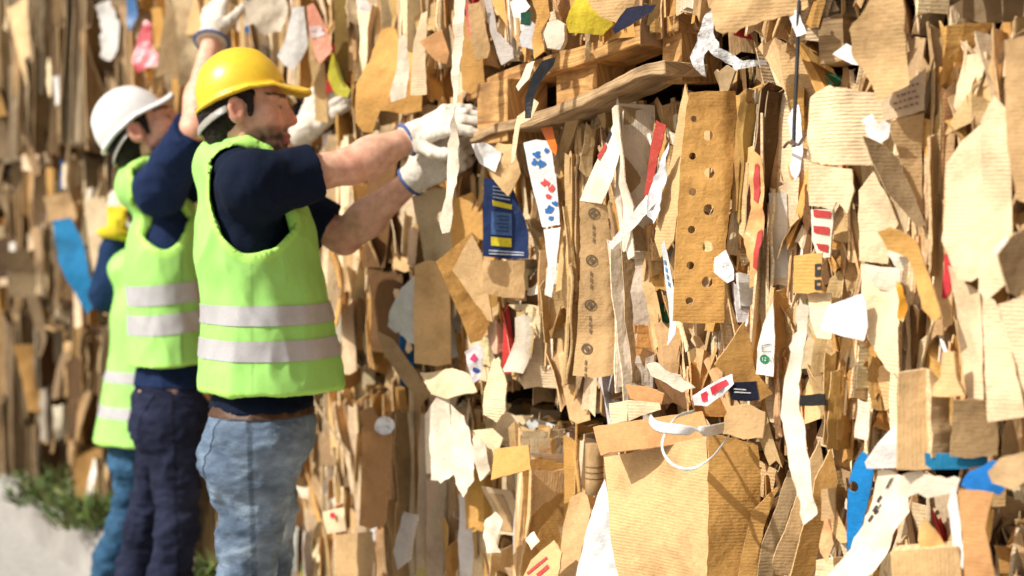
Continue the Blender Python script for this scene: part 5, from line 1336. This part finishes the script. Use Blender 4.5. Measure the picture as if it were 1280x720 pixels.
    # ---- gloves
    for hnd, w, e, gc in zip(hands, wr_, el, g['glove']):
        if gc is None: continue
        w, e = Vector(w), Vector(e); ad = (w - e).normalized()
        cut = w - ad * gc.get('cuff', .03)
        def glove(P, hnd=hnd, w=w, e=e, ad=ad, cut=cut):
            d = hand_sdf(P, hnd, .0025)
            d = smin(d, cap(P, w - ad * gc.get('cuff', .03), w + ad * .02, .036 + gc.get('flare', 0), .031), .02)
            return np.maximum(d, -plane(P, cut, ad))
        l5, h5 = box_of([w - ad * .12] + [c[1] for c in hnd], .06)
        bk = hnd[-1]
        def gtint(V, w=w, hnd=hnd, gc=gc):
            t = np.tile(np.array((.68, .63, .54, 0.0)), (len(V), 1))
            pn = Vector(gc['back'])
            cen = sum((Vector(c[1]) for c in hnd[1:5]), Vector()) / max(1, 4)
            s_ = (V - A3(w)) @ A3(pn) - .35 * np.linalg.norm(V - A3(w), axis=1) * 0
            palm = np.clip((-s_ - .012) / .004, 0, 1) * np.clip(((V - A3(w)) @ A3(Vector(gc['d']))) / .02, 0, 1)
            n_ = fbm(V, 40, 1.0)
            palm = np.clip(palm * (1 + n_), 0, 1)[:, None] * gc.get('palm', 1.0)
            t[:, :3] = t[:, :3] * (1 - palm) + np.array((.16, .24, .38)) * palm
            if 'gauntlet' in gc: t[((V - A3(w)) @ A3(Vector(gc['d']))) < .085, :3] = gc['gauntlet']
            return t
        og, GV, GF = P_.part('glove', glove, l5, h5, .0035, 'glove', gtint, [(.0025, 40, 6.0)])
        # cuff rim
        cc = cut + ad * .004
        s1 = ad.orthogonal().normalized(); s2 = ad.cross(s1)
        rr = .0375 + gc.get('flare', 0)
        pts = [cc + (s1 * math.cos(a) + s2 * math.sin(a)) * rr for a in np.linspace(0, 2 * PI, 25)]
        tube('cuff', pts, .0048 if 'cuff_w' not in gc else gc['cuff_w'], gc.get('cuff_col', (.10, .14, .32)), 'glove', parent=og, sides=8)
    # ---- hair
    def hair(P):
        q = ((P - A3(hd)) @ HB.T) / hk
        d = ell(q, (-.014, 0, .035), (.106, .083, .094))
        d = smin(d, ell(q, (-.055, 0, -.035), (.048, .062, .055)), .03)
        lim = q[:, 0] - (.012 + .55 * np.maximum(0, q[:, 2] - .02)) 
        d = smax(d, lim, .01)
        for s in (-1, 1):
            d = smin(d, cap(q, (.026, s * .073, .035), (.020, s * .072, -.012), .010, .006), .01)
            d = smax(d, -ell(q, (-.006, s * .085, -.006), (.024, .030, .036)), .006)
        if 'hat' in g:
            qh = (P - A3(hd)) @ basis(g.get('hat_f', g['hfwd']), g.get('hat_u', g['hup'])).T
            d = np.maximum(d, qh[:, 2] - .045)
            d = np.maximum(d, ell(q, (-.012, 0, .03), (.108, .086, .12)) if False else d)
        return np.maximum(d, -(q[:, 2] + .075)) * hk
    lh, hh = box_of([hd], .17)
    P_.part('hair', hair, lh, hh, .0045, 'hair', g.get('hair_col', (.018, .012, .009)), [(.004, 60, 2.0)])
    # ---- hard hat
    if 'hat' in g:
        hc = hd + Vector(HB[0]) * g.get('hat_x', -.010) * hk + Vector(HB[2]) * g.get('hat_z', .028) * hk
        hr = np.array((.114, .100, .112)) * hk * g.get('hat_k', 1.0)
        hb = basis(g.get('hat_f', g['hfwd']), g.get('hat_u', g['hup']))
        def hat(P):
            q = (P - A3(hc)) @ hb.T
            x, y, z = q[:, 0], q[:, 1], q[:, 2]
            rim = -.006 - .10 * np.maximum(0, -x - .05)
            dome = ell(q, (0, 0, 0), hr)
            ridge = np.abs(y)
            dome = dome - .004 * np.clip(1.5 - ridge / .012, 0, 1) * np.clip((z - .06) / .02, 0, 1)
            dome = smax(dome, rim - z, .004)
            th = np.arctan2(y, x)
            fl = .009 + g.get('brim', .036) * np.clip(np.cos(th), 0, 1) ** 1.5
            rad = np.sqrt((x / hr[0]) ** 2 + (y / hr[1]) ** 2)
            e = np.maximum((rad - 1) * hr[1] - fl, np.abs(z - rim - .003 + g.get('droop', .62) * np.maximum(0, x - .085) + .25 * np.maximum(0, x - .03) * np.abs(y) / .1) - .0042)
            d = smin(dome, e, .010)
            return np.maximum(d, -np.maximum(ell(q, (0, 0, 0), hr - .006), -(z + .03)))
        l6, h6 = box_of([hc], .23)
        oh, HV, HF = P_.part('hard_hat', hat, l6, h6, .0032, 'helmet', g['hat'])
        # suspension strap at the nape
        pts = []
        for a in np.linspace(R(105), R(255), 15):
            sag = -.055 * max(0, -math.cos(a)) ** 1.5
            q = np.array((math.cos(a) * .112 * hk, math.sin(a) * .092 * hk, (.012 + sag) * hk))
            pts.append(Vector((A3(hd) + q @ HB).tolist()))
        tube('nape_strap', pts, .011, (.36, .35, .31), 'plastic', parent=oh, sides=8, flat=.25)
    # ---- shoes
    for a, b in feet:
        def shoe(P, a=a, b=b):
            d = smin(cap(P, a, b, .044, .038), cap(P, a + U_ * .05, a, .048, .046), .03)
            return np.maximum(d, -(P[:, 2] - .004))
        l7, h7 = box_of([a, b], .09)
        P_.part('shoe', shoe, l7, h7, .007, 'leather', (.08, .06, .045))
    return P_

def dirv(a, pitch=0): return Vector((math.cos(R(a)) * math.cos(R(pitch)), math.sin(R(a)) * math.cos(R(pitch)), math.sin(R(pitch))))

# --- worker in the yellow hard hat
fw = dirv(5); lf = UP.cross(fw)
pel = at(327, 520, 3.40); chest = at(314, 300, 3.40); neck = at(287, 196, 3.40)
rsh, lsh = at(317, 232, 3.23), at(322, 240, 3.57)
rel, lel = at(440, 207, 3.34), at(430, 297, 3.58)
rwr, lwr = at(517, 171, 3.40), at(519, 222, 3.50)
rd, ld = (at(588, 132, 3.29) - rwr), (at(562, 196, 3.42) - lwr)
rh = hand_parts(rwr, rd, (-.2, -.75, .6), (-.1, -.6, -.8), 1.08, ((10, 16, 24, 30), 26, 20), 8, 42, 18)
lh_ = hand_parts(lwr, ld, (.3, -.8, -.4), (-.4, -.2, .9), 1.08, (30, 45, 30), 3, 38, 12)
def legset(pel, fw, lf, sep, knr, knl, anr, anl):
    return dict(hip=(pel - lf * sep - UP * .06, pel + lf * sep - UP * .06), kn=(knr, knl), an=(anr, anl))
hipz = pel.z
L1 = legset(pel, fw, lf, .085, at(305, 735, 3.31), at(330, 735, 3.52), Vector((at(296, 735, 3.31).x, 3.31, .09)), Vector((at(318, 735, 3.50).x + .03, 3.52, .09)))
make_person('person', 'man in yellow hard hat and light jeans reaching both gloved hands into the cardboard', dict(
    fwd=fw, pelvis=pel, chest=chest, neck=neck, sh=(rsh, lsh), el=(rel, lel), wr=(rwr, lwr), **L1, hands=(rh, lh_),
    head=at(307, 141, 3.37), hfwd=dirv(2, 3), hup=dirv(2, 93), hk=1.0, hat=(.84, .56, .035), nose=1.0, hat_f=dirv(4, 20), hat_u=dirv(4, 110), hat_k=.93, hat_z=.046, hat_x=-.008,
    shirt_hem=at(330, 508, 3.40), sleeve=(.62, .82), loose=1.0, shirt_col=(.004, .009, .025),
    vest_hem=at(341, 484, 3.40), va=(.114, .165), vb=(.172, .20), v0=.014,
    armhole=[(at(322, 235, 3.285), .104, .155, -1), (at(322, 240, 3.515), .104, .155, 1)],
    bands=[(at(330, 453, 3.2), at(330, 427, 3.2)), (at(330, 408, 3.2), at(330, 383, 3.2))],
    waist=at(330, 497, 3.40), belt=1, jeans_col=(.105, .150, .215), fade=1.3, jl=.9, red_tag=1, beard=.8,
    glove=(dict(back=(-.2, -.75, .6), d=rd.normalized(), cuff=.022), dict(back=(.3, -.8, -.4), d=ld.normalized(), cuff=.022))))

# --- worker in the white hard hat
fw = dirv(17); lf = UP.cross(fw)
pel = at(217, 492, 4.40); chest = at(213, 325, 4.40); neck = at(178, 222, 4.38)
rsh, lsh = at(200, 238, 4.20), at(212, 238, 4.55)
rel, lel = at(243, 162, 4.04), at(300, 200, 4.36)
rwr, lwr = at(266, 44, 4.24), at(382, 162, 4.10)
rd, ld = at(268, -30, 4.38) - rwr, at(428, 108, 4.02) - lwr
rh = hand_parts(rwr, rd, (-.5, -.75, .2), (.8, -.5, 0), 1.0, (12, 18, 15), 6, 45, 15)
lh_ = hand_parts(lwr, ld, (-.3, -.8, .5), (-.3, .2, .9), 1.25, (20, 30, 25), 4, 40, 15)
L2 = dict(hip=(pel - lf * .08 - UP * .06, pel + lf * .08 - UP * .06), kn=(at(222, 660, 4.28), at(182, 660, 4.52)),
          an=(Vector((at(205, 700, 4.28).x - .03, 4.28, .09)), Vector((at(160, 700, 4.52).x - .03, 4.52, .09))))
make_person('person', 'bearded man in white hard hat and lime vest looking up, one bare forearm raised high', dict(
    fwd=fw, pelvis=pel, chest=chest, neck=neck, sh=(rsh, lsh), el=(rel, lel), wr=(rwr, lwr), **L2, hands=(rh, lh_),
    head=at(180, 166, 4.36), hfwd=dirv(4, 26), hup=dirv(4, 116), hk=1.10, hat_f=dirv(8, 42), hat_u=dirv(8, 132), hat_k=.92, hat_x=-.022, hat_z=.036, brim=.030, droop=.1, hat=(.74, .75, .74), nose=1.05,
    skin=1.08, shirt_hem=at(217, 480, 4.40), sleeve=(1.0, .90), loose=1.5, shirt_col=(.010, .022, .070),
    vest_hem=at(215, 450, 4.40), va=(.108, .130), vb=(.168, .185), v0=0.0, vest_up=Vector((-.10, -.05, 1)).normalized(),
    armhole=[(at(203, 240, 4.28), .090, .175, -1), (at(205, 250, 4.52), .090, .17, 1)],
    bands=[(at(205, 420, 4.2), at(205, 394, 4.2)), (at(205, 382, 4.2), at(205, 356, 4.2))],
    waist=at(217, 470, 4.40), jeans_col=(.014, .018, .040), fade=.3, jl=.7, m=.96, beard=.95,
    glove=(dict(back=(-.5, -.75, .2), d=rd.normalized(), cuff=.03, palm=.0, flare=.012), dict(back=(-.3, -.8, .5), d=ld.normalized(), cuff=.03, palm=0))))

# --- third worker, mostly behind the second
fw = dirv(62); lf = UP.cross(fw)
pel = at(198, 540, 4.95); chest = at(202, 405, 4.95); neck = at(200, 322, 4.95)
rsh, lsh = at(240, 345, 4.87), at(156, 345, 5.02)
rel, lel = at(262, 410, 4.97), at(133, 372, 5.02)
rwr, lwr = at(285, 350, 5.10), at(147, 288, 5.04)
rd, ld = at(300, 330, 5.15) - rwr, at(148, 210, 5.06) - lwr
rh = hand_parts(rwr, rd, (-.5, -.75, .2), (-.8, -.2, .4), .9, (25, 30, 20))
lh_ = hand_parts(lwr, ld, (-.3, -.85, .2), (.9, -.3, 0), 1.0, (20, 25, 20), 6, 45)
L3 = dict(hip=(pel - lf * .08 - UP * .06, pel + lf * .08 - UP * .06), kn=(at(200, 650, 4.90), at(158, 655, 4.98)),
          an=(Vector((at(190, 700, 4.9).x, 4.9, .09)), Vector((at(110, 740, 4.9).x, 4.92, .10))))
make_person('person', 'third worker in teal jeans, mostly hidden behind the others, one gloved hand raised', dict(
    fwd=fw, pelvis=pel, chest=chest, neck=neck, sh=(rsh, lsh), el=(rel, lel), wr=(rwr, lwr), **L3, hands=(rh, lh_),
    head=at(196, 268, 4.98), hfwd=dirv(50, 0), hup=dirv(50, 90), hk=.95, hat=(.80, .50, .012), beard=0,
    shirt_hem=at(192, 548, 4.95), sleeve=(1.2, 1.2), long=(1, 1), loose=1.2, shirt_col=(.010, .030, .085),
    vest_hem=at(183, 552, 4.95), va=(.120, .15), vb=(.172, .195), v0=0.0,
    armhole=[(at(240, 352, 4.88), .075, .11, -1), (at(150, 352, 5.05), .075, .11, 1)],
    bands=[(at(190, 526, 4.8), at(190, 511, 4.8)), (at(190, 481, 4.8), at(190, 467, 4.8))],
    waist=at(192, 535, 4.95), jeans_col=(.030, .085, .160), fade=.3, jl=.6, m=.90, hair_col=(.05, .03, .02),
    glove=(dict(back=(-.5, -.75, .2), d=rd.normalized()), dict(back=(-.3, -.85, .2), d=ld.normalized(), cuff=.02, flare=.012, palm=0, cuff_col=(.62, .50, .03), cuff_w=.02, gauntlet=(.64, .52, .03)))))
# ------------------------------------------------------------------ the plain pieces between: each an object, labelled by its look and its neighbours
PEOPLE = [[(115, 110), (220, 105), (245, 60), (380, 60), (400, 170), (600, 110), (600, 240), (440, 320), (440, 490), (400, 510), (400, 725), (100, 725), (130, 560), (125, 330), (160, 230)]]
used_labels = set(o['label'] for o in scene.objects if 'label' in o)
WORDK = {'tan': 'tan', 'golden': 'golden-brown', 'pale': 'pale', 'grey-brown': 'grey-brown', 'dark brown': 'dark brown', 'cream': 'cream-coloured', 'white': 'white'}

def place_words(px, py):
    """phrases that place a point among the landmarks, the tightest first"""
    c = sorted((math.hypot(l[1] - px, (l[2] - py) * .8), l) for l in LAND)[:9]
    out = []
    for i in range(len(c)):
        for j in range(i + 1, len(c)):
            a, b = c[i][1], c[j][1]
            if a[0] == b[0]: continue
            va, vb = (a[1] - px, a[2] - py), (b[1] - px, b[2] - py)
            la, lb = math.hypot(*va), math.hypot(*vb)
            if la < 1 or lb < 1: continue
            if (va[0] * vb[0] + va[1] * vb[1]) / la / lb < -.5: out.append((la + lb, f'between the {a[0]} and the {b[0]}'))
    for d, l in c[:5]:
        dx, dy = px - l[1], py - l[2]
        if abs(dy) > abs(dx): w = f'just {"below" if dy > 0 else "above"} the {l[0]}'
        else: w = f'beside the {l[0]}, on its {"near" if dx > 0 else "far"} side'
        out.append((d * 2 + 25, w))
    return [w for _, w in sorted(out)]

def unique_label(tone_name, shape, px, py):
    for w in place_words(px, py):
        for pre in (f'{WORDK[tone_name]} {shape}',):
            s = f'{pre} {w}'
            if len(s.split()) <= 16 and s not in used_labels:
                used_labels.add(s); return s
    for w in place_words(px, py):
        for extra in ('smaller', 'more hidden', 'further tucked-in', 'slightly bent', 'third'):
            s = f'{extra} {WORDK[tone_name]} {shape} {w}'
            if len(s.split()) <= 16 and s not in used_labels:
                used_labels.add(s); return s
    return f'{WORDK[tone_name]} {shape} pressed into the wall'

def blocked(px, py, m=0):
    for q in PEOPLE:
        if in_poly(px, py, q): return True
    for l in LAND:
        if in_poly(px, py, l[3]): return True
    return False

def fit(px, py, ht, d, w=0.0):
    """shorten a plain piece until it leaves its neighbours in view"""
    while ht >= .06:
        r = ht * .5 * F_PX / d; s = w * .4 * F_PX / d
        if not any(in_poly(px + i * s, py + j * r, l[3]) for l in LAND for i in (-1, 1) for j in (-1, -.5, .5, 1)): return ht
        ht *= .8
    return 0

cells = []
gx, gy = 34, 60
for iy in range(-1, 13):
    for ix in range(0, 38):
        cells.append((10 + ix * gx + rng.uniform(-14, 14) + (gx / 2 if iy % 2 else 0), 5 + iy * gy + rng.uniform(-24, 24)))
n_fill = 0
HERO_POLYS = [l[3] for l in LAND]
for (px, py) in cells:
    if not (-5 < px < 1290 and -20 < py < 735) or n_fill > 225: continue
    if blocked(px, py): continue
    p0 = wall_at(px, py, .04)
    u, z = wall_uz(p0)
    if z < .26 or u > 6.9: continue
    if (.89 < z < 1.05 and p0.y < 5) or (abs(z - 1.738) < .07 and p0.y < 5): continue
    if 600 < px < 880 and 1.64 < z < 1.82: continue
    ti = 0 if z < 1.02 else 1 if z < 1.74 else 2
    base = TIERS[ti][2]
    d = p0.y
    g = 1.0 if d < 3.4 else 1.3
    tn = pick_tone(None, d > 5.3, ti == 0 and 3 < d < 5.3)
    far = d > 3.9
    if rng.rand() < (.42 if far else .84):
        ht = rng.uniform(.14, .40) * g; w = rng.uniform(.012, .038) * g
        ht = fit(px, py, ht, p0.y)
        if ht < .06: continue
        side = 1 if rng.rand() < .7 else -1
        B = Buf()
        zt = min(TIERS[ti][1] + .02, z + ht / 2); zb = max(TIERS[ti][0] - .02, z - ht / 2)
        yaw = rng.uniform(-30, 30)
        fl_, bd_ = w, side * rng.uniform(30, 120)
        pr_ = base + rng.uniform(.02, .06); dp_ = rng.uniform(.06, .11)
        k = rng.uniform(.78, 1.15) * (.56 if d > 5.3 else 1); ln_ = rng.normal(0, .10); sw_ = rng.rand() < .35  # far strips get a darker tone in place of shade
        c_ = tone(tn, k, .06)
        # the plies of a flattened carton, one behind the other
        for ply in range(rng.randint(2, 5)):
            dz = rng.uniform(-.02, .02) if ply else 0
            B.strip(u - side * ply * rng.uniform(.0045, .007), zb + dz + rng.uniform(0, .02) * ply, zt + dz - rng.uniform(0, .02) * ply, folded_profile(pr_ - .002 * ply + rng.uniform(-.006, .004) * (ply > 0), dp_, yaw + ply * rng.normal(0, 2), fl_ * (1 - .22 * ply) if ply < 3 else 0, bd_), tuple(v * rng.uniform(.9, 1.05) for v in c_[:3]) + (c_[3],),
                    rows=12, lean=ln_, wob=rng.uniform(.001, .003), wobn=rng.uniform(.002, .005), thick=rng.uniform(.003, .0045), swap=sw_, jag=.007, twist=rng.normal(0, .3))
        o = B.build('cardboard_strip', smooth=False)
        shape = ('tall narrow folded strip' if (zt - zb) / w > 6 else 'folded strip') if w < .05 else 'wide folded strip'
        tag(o, unique_label(tn, 'cardboard ' + shape if tn not in ('white',) else 'paper ' + shape, px, py), 'cardboard strip', 'plain folded strips pressed into the wall')
    else:
        w = rng.uniform(.04, .10) * g * (1.5 if far else 1); ht = rng.uniform(.09, .24) * g * (1.25 if far else 1)
        ht = fit(px, py, ht, p0.y, w)
        if ht < .06: continue
        fr = Frame(wall(u, z, base + rng.uniform(.03, .07) + (.05 * rng.rand() if far else 0)), rng.uniform(-25, 68), rng.uniform(-18, 18))
        fr.amp = rng.uniform(.003, .009); fr.freq = rng.uniform(7, 14); fr.curl = (rng.uniform(-2.5, 2.5), rng.uniform(-1.2, 1.2))
        if rng.rand() < .6: fr.folds = [(('a', 'b')[rng.randint(2)], rng.uniform(-.02, .02), rng.uniform(-.8, .8))]
        lean = rng.uniform(-.25, .25)
        q = []
        for a, b in ((-.5, -.5), (0, -.52), (.5, -.5), (.5, 0), (.5, .5), (.05, .53), (-.5, .5), (-.5, .1)):
            q.append((w * (a + rng.uniform(-.05, .05)) + lean * ht * b, ht * (b + rng.uniform(-.05, .05))))
        torn = rng.rand() < .2
        paper = tn in ('white', 'cream')
        o = sheet('cardboard_flap', fr, q, tone(tn, rng.uniform(.75, 1.12) * (.56 if d > 5.3 else 1), .06), .0012 if paper else rng.uniform(.003, .005), .010 if d < 3.4 else .016, .006 if torn else .0011, flute='h' if rng.rand() < .7 else 'v')  # far flaps likewise carry shade in their tone
        shape = ('torn ' if torn else '') + ('paper' if paper else 'cardboard') + (' flap' if ht / w < 2.4 else ' tall flap')
        r_ = rng.rand()
        if not paper and r_ < .22:      # a run of packing tape
            a0 = rng.uniform(-.25, .25) * w; tw = rng.uniform(.012, .02)
            sheet('packing_tape', fr, [(a0 - tw, -ht * .42), (a0 + tw, -ht * .42), (a0 + tw + lean * .02, ht * .4), (a0 - tw, ht * .4)], tone((.50, .33, .16), 1.0) if rng.rand() < .6 else (.62, .58, .5, 0), step=.012, jag=.001, mats=[M['plastic']], parent=o, lift=.0022, single=True)
        elif not paper and r_ < .50:    # worn print
            b0 = rng.uniform(-.2, .25) * ht; ink = [(.10, .06, .035), (.22, .13, .075), (.28, .05, .03), (.05, .09, .16)][rng.randint(4)]
            for q_ in range(rng.randint(2, 5)):
                x0 = -w * .3; bb = b0 - q_ * .011
                while x0 < w * .25:
                    ww = rng.uniform(.004, .016)
                    sheet('printed_mark', fr, [(x0, bb), (x0 + ww, bb), (x0 + ww, bb + .0055), (x0, bb + .0055)], ink + (0.0,), step=.012, jag=.0006, mats=[M['ink']], parent=o, lift=.0022, single=True)
                    x0 += ww + .005
        tag(o, unique_label(tn, shape, px, py), 'cardboard flap', 'plain flaps sticking out of the wall')
    n_fill += 1

# smaller scraps everywhere, past counting
B = Buf()
for _ in range(3600):
    px = rng.uniform(-20, 1300); py = rng.uniform(-30, 740)
    p0 = wall_at(px, py, .03); u, z = wall_uz(p0)
    if z < .24 or u > 6.9 or .92 < z < 1.05 or abs(z - 1.74) < .06: continue
    if 590 < px < 885 and 1.62 < z < 1.84: continue
    ti = 0 if z < 1.02 else 1 if z < 1.74 else 2
    g = 1.0 if p0.y < 3.4 else 1.35
    ht = rng.uniform(.03, .20) * g; w = (.005 + .028 * rng.rand() ** 2) * g
    tn = pick_tone([.36, .17, .25, .10, .05, .05, .02])
    c = tone(tn, rng.uniform(.75, 1.15), .08)
    if rng.rand() < .025: c = [(.5, .04, .04, 0), (.02, .14, .4, 0), (.6, .3, .05, 0), (.05, .2, .1, 0), (.03, .05, .12, 0)][rng.randint(5)]
    B.strip(u, z - ht / 2, z + ht / 2, folded_profile(TIERS[ti][2] + rng.uniform(-.03, .045), .06, rng.normal(0, 35), w, rng.choice((-1, 1)) * rng.uniform(40, 130)), c, rows=4, lean=rng.normal(0, .28),
            wob=.003, wobn=.005, thick=rng.uniform(.0012, .004), jag=.012, swap=rng.rand() < .5, twist=rng.normal(0, 1.5))
o = B.build('cardboard_scraps')
tag(o, 'countless small torn cardboard and paper scraps poking out all over the wall', 'cardboard scraps', None, 'stuff')
# ------------------------------------------------------------------ ground, kerb, weeds, hedge
def grid_sheet(name, x0, x1, y0, y1, nx, ny, z, mat, amp=0.0):
    V = [(x0 + (x1 - x0) * i / nx, y0 + (y1 - y0) * j / ny, z + amp * noise.noise(Vector((i * .7, j * .7, 1)))) for j in range(ny + 1) for i in range(nx + 1)]
    F = [(j * (nx + 1) + i, j * (nx + 1) + i + 1, (j + 1) * (nx + 1) + i + 1, (j + 1) * (nx + 1) + i) for j in range(ny) for i in range(nx)]
    o = mesh_object(name, V, F, [mat], None, (0, 0, z), None, True)
    tag(o, None, None, None, 'structure'); return o
GM = ground_material('pale_concrete', (.40, .39, .365), (.47, .46, .43), .8)
grid_sheet('ground', -150, 150, -150, 150, 30, 30, 0.0, GM)
KM = ground_material('kerb_concrete', (.24, .23, .21), (.44, .43, .41), 3.0)
# kerb slab the bales stand on: a chipped block running along the wall
V, F = [], []
n = 120
for i in range(n + 1):
    u = -2.5 + 11.0 * i / n
    q = lambda s: .018 * noise.noise(Vector((u * 3, s, 0))) + .008 * noise.noise(Vector((u * 14, s, 3)))
    for (h, z) in ((.14 + q(0), -.02), (.125 + q(1), .16 + q(2) * .5), (.10 + q(3), .20 + q(4) * .4), (-.9, .205)):
        V.append(tuple(wall(u, z, h)))
for i in range(n):
    for k in range(3): F.append((i * 4 + k, (i + 1) * 4 + k, (i + 1) * 4 + k + 1, i * 4 + k + 1))
kb = mesh_object('kerb', V, F, [KM], None, None, None, False); tag(kb, None, None, None, 'structure')

def leaves(name, blades, mat, parent=None, cols=((.09, .16, .04), (.15, .22, .05), (.06, .11, .03), (.20, .19, .08))):
    V, F, T = [], [], []
    for (p, d, L, w) in blades:
        s = d.cross(Vector((rng.normal(), rng.normal(), rng.normal()))).normalized()
        droop = Vector((0, 0, -L * .35 * rng.rand()))
        k = len(V)
        a, m, e = p, p + d * L * .55, p + d * L + droop
        V += [tuple(a - s * w * .35), tuple(a + s * w * .35), tuple(m + s * w * .5), tuple(e), tuple(m - s * w * .5)]
        F.append((k, k + 1, k + 2, k + 3, k + 4))
        c = cols[rng.randint(len(cols))]; kk = rng.uniform(.7, 1.4)
        T += [(c[0] * kk, c[1] * kk, c[2] * kk, 0)] * 5
    return mesh_object(name, V, F, [mat], parent, None, None, False, T)
def weed(base, n, hgt, spread, label):
    bl = []
    for _ in range(n):
        r = spread * rng.rand() ** .6; a = rng.rand() * 2 * PI
        p = Vector(base) + Vector((r * math.cos(a), r * math.sin(a), 0)) + UP * hgt * .25 * rng.rand()
        d = Vector((rng.normal() * .8, rng.normal() * .8, 1.0)).normalized()
        bl.append((p, d, hgt * rng.uniform(.4, 1.3), hgt * rng.uniform(.03, .10)))
    o = leaves('weed_clump', bl, M['leaf'])
    return tag(o, label, 'weeds', 'weeds on the kerb')
for (px, py, h, n, hgt, sp, lb) in ((70, 622, .09, 260, .17, .17, 'bushy green weed clump on the kerb at the far end'), (120, 632, .08, 300, .17, .16, 'green weed clump on the kerb behind the teal jeans'),
                                    (258, 690, .10, 160, .14, .12, 'small weed clump on the kerb between the dark and light jeans'), (18, 600, .08, 60, .09, .12, 'low weed tuft at the far end of the kerb'),
                                    (395, 712, .10, 200, .22, .14, 'weed clump with pale leaves low behind the light jeans')):
    p = wall_at(px, py, h); p.z = .19
    if h > .3: p.z = 0
    weed(p, n, hgt, sp, lb)
# hedge beyond the far end of the wall
hd = empty('hedge', wall(8.0, 0, -.3))
tag(hd, 'dark green hedge past the far end of the cardboard wall', 'hedge')
bl = []
for _ in range(5200):
    u = 7.25 + 1.6 * rng.rand(); h = -1.2 + 2.2 * rng.rand(); z = 3.4 * rng.rand()
    if noise.noise(Vector((u * 2, h * 2, z * 2))) < -.25: continue
    d = Vector((rng.normal(), rng.normal(), rng.normal() + .3)).normalized()
    bl.append((wall(u, z, h), d, .12 * rng.uniform(.6, 1.3), .06))
leaves('foliage', bl, M['leaf'], hd, ((.015, .035, .01), (.03, .06, .015), (.01, .02, .008)))
tube('stem', [wall(8.0, 0, -.1), wall(8.0, 1.2, -.15), wall(8.1, 2.6, -.1)], [.07, .05, .03], (.06, .04, .025), 'hair', parent=hd)

# ------------------------------------------------------------------ light
SUN = Vector((-.74, -.42, .74)).normalized()
elev = math.asin(SUN.z); azim = math.atan2(SUN.x, SUN.y)
w = bpy.data.worlds.new('World'); scene.world = w; w.use_nodes = True
nt = w.node_tree
sky = nt.nodes.new('ShaderNodeTexSky'); sky.sky_type = 'NISHITA'; sky.sun_disc = False
sky.sun_elevation = elev; sky.sun_rotation = azim
sky.air_density = 1.0; sky.dust_density = 5.0; sky.ozone_density = 1.0
nt.links.new(mixc(nt, 'MULTIPLY', 1.0, sky.outputs[0], (1.06, 1.0, .92, 1)), nt.nodes['Background'].inputs[0]); nt.nodes['Background'].inputs[1].default_value = .11
sd = bpy.data.lights.new('sun', 'SUN'); sd.energy = 5.0; sd.angle = R(.6); sd.color = (1.0, .965, .91)
so = bpy.data.objects.new('sun', sd); col.objects.link(so)
so.rotation_euler = (-SUN).to_track_quat('-Z', 'Y').to_euler()
scene.view_settings.view_transform = 'Standard'; scene.view_settings.look = 'None'; scene.view_settings.exposure = 0; scene.view_settings.gamma = 1
scene.cycles.max_bounces = 6; scene.cycles.diffuse_bounces = 4; scene.cycles.transparent_max_bounces = 8
scene.cycles.caustics_reflective = False; scene.cycles.caustics_refractive = False
scene.cycles.use_denoising = True
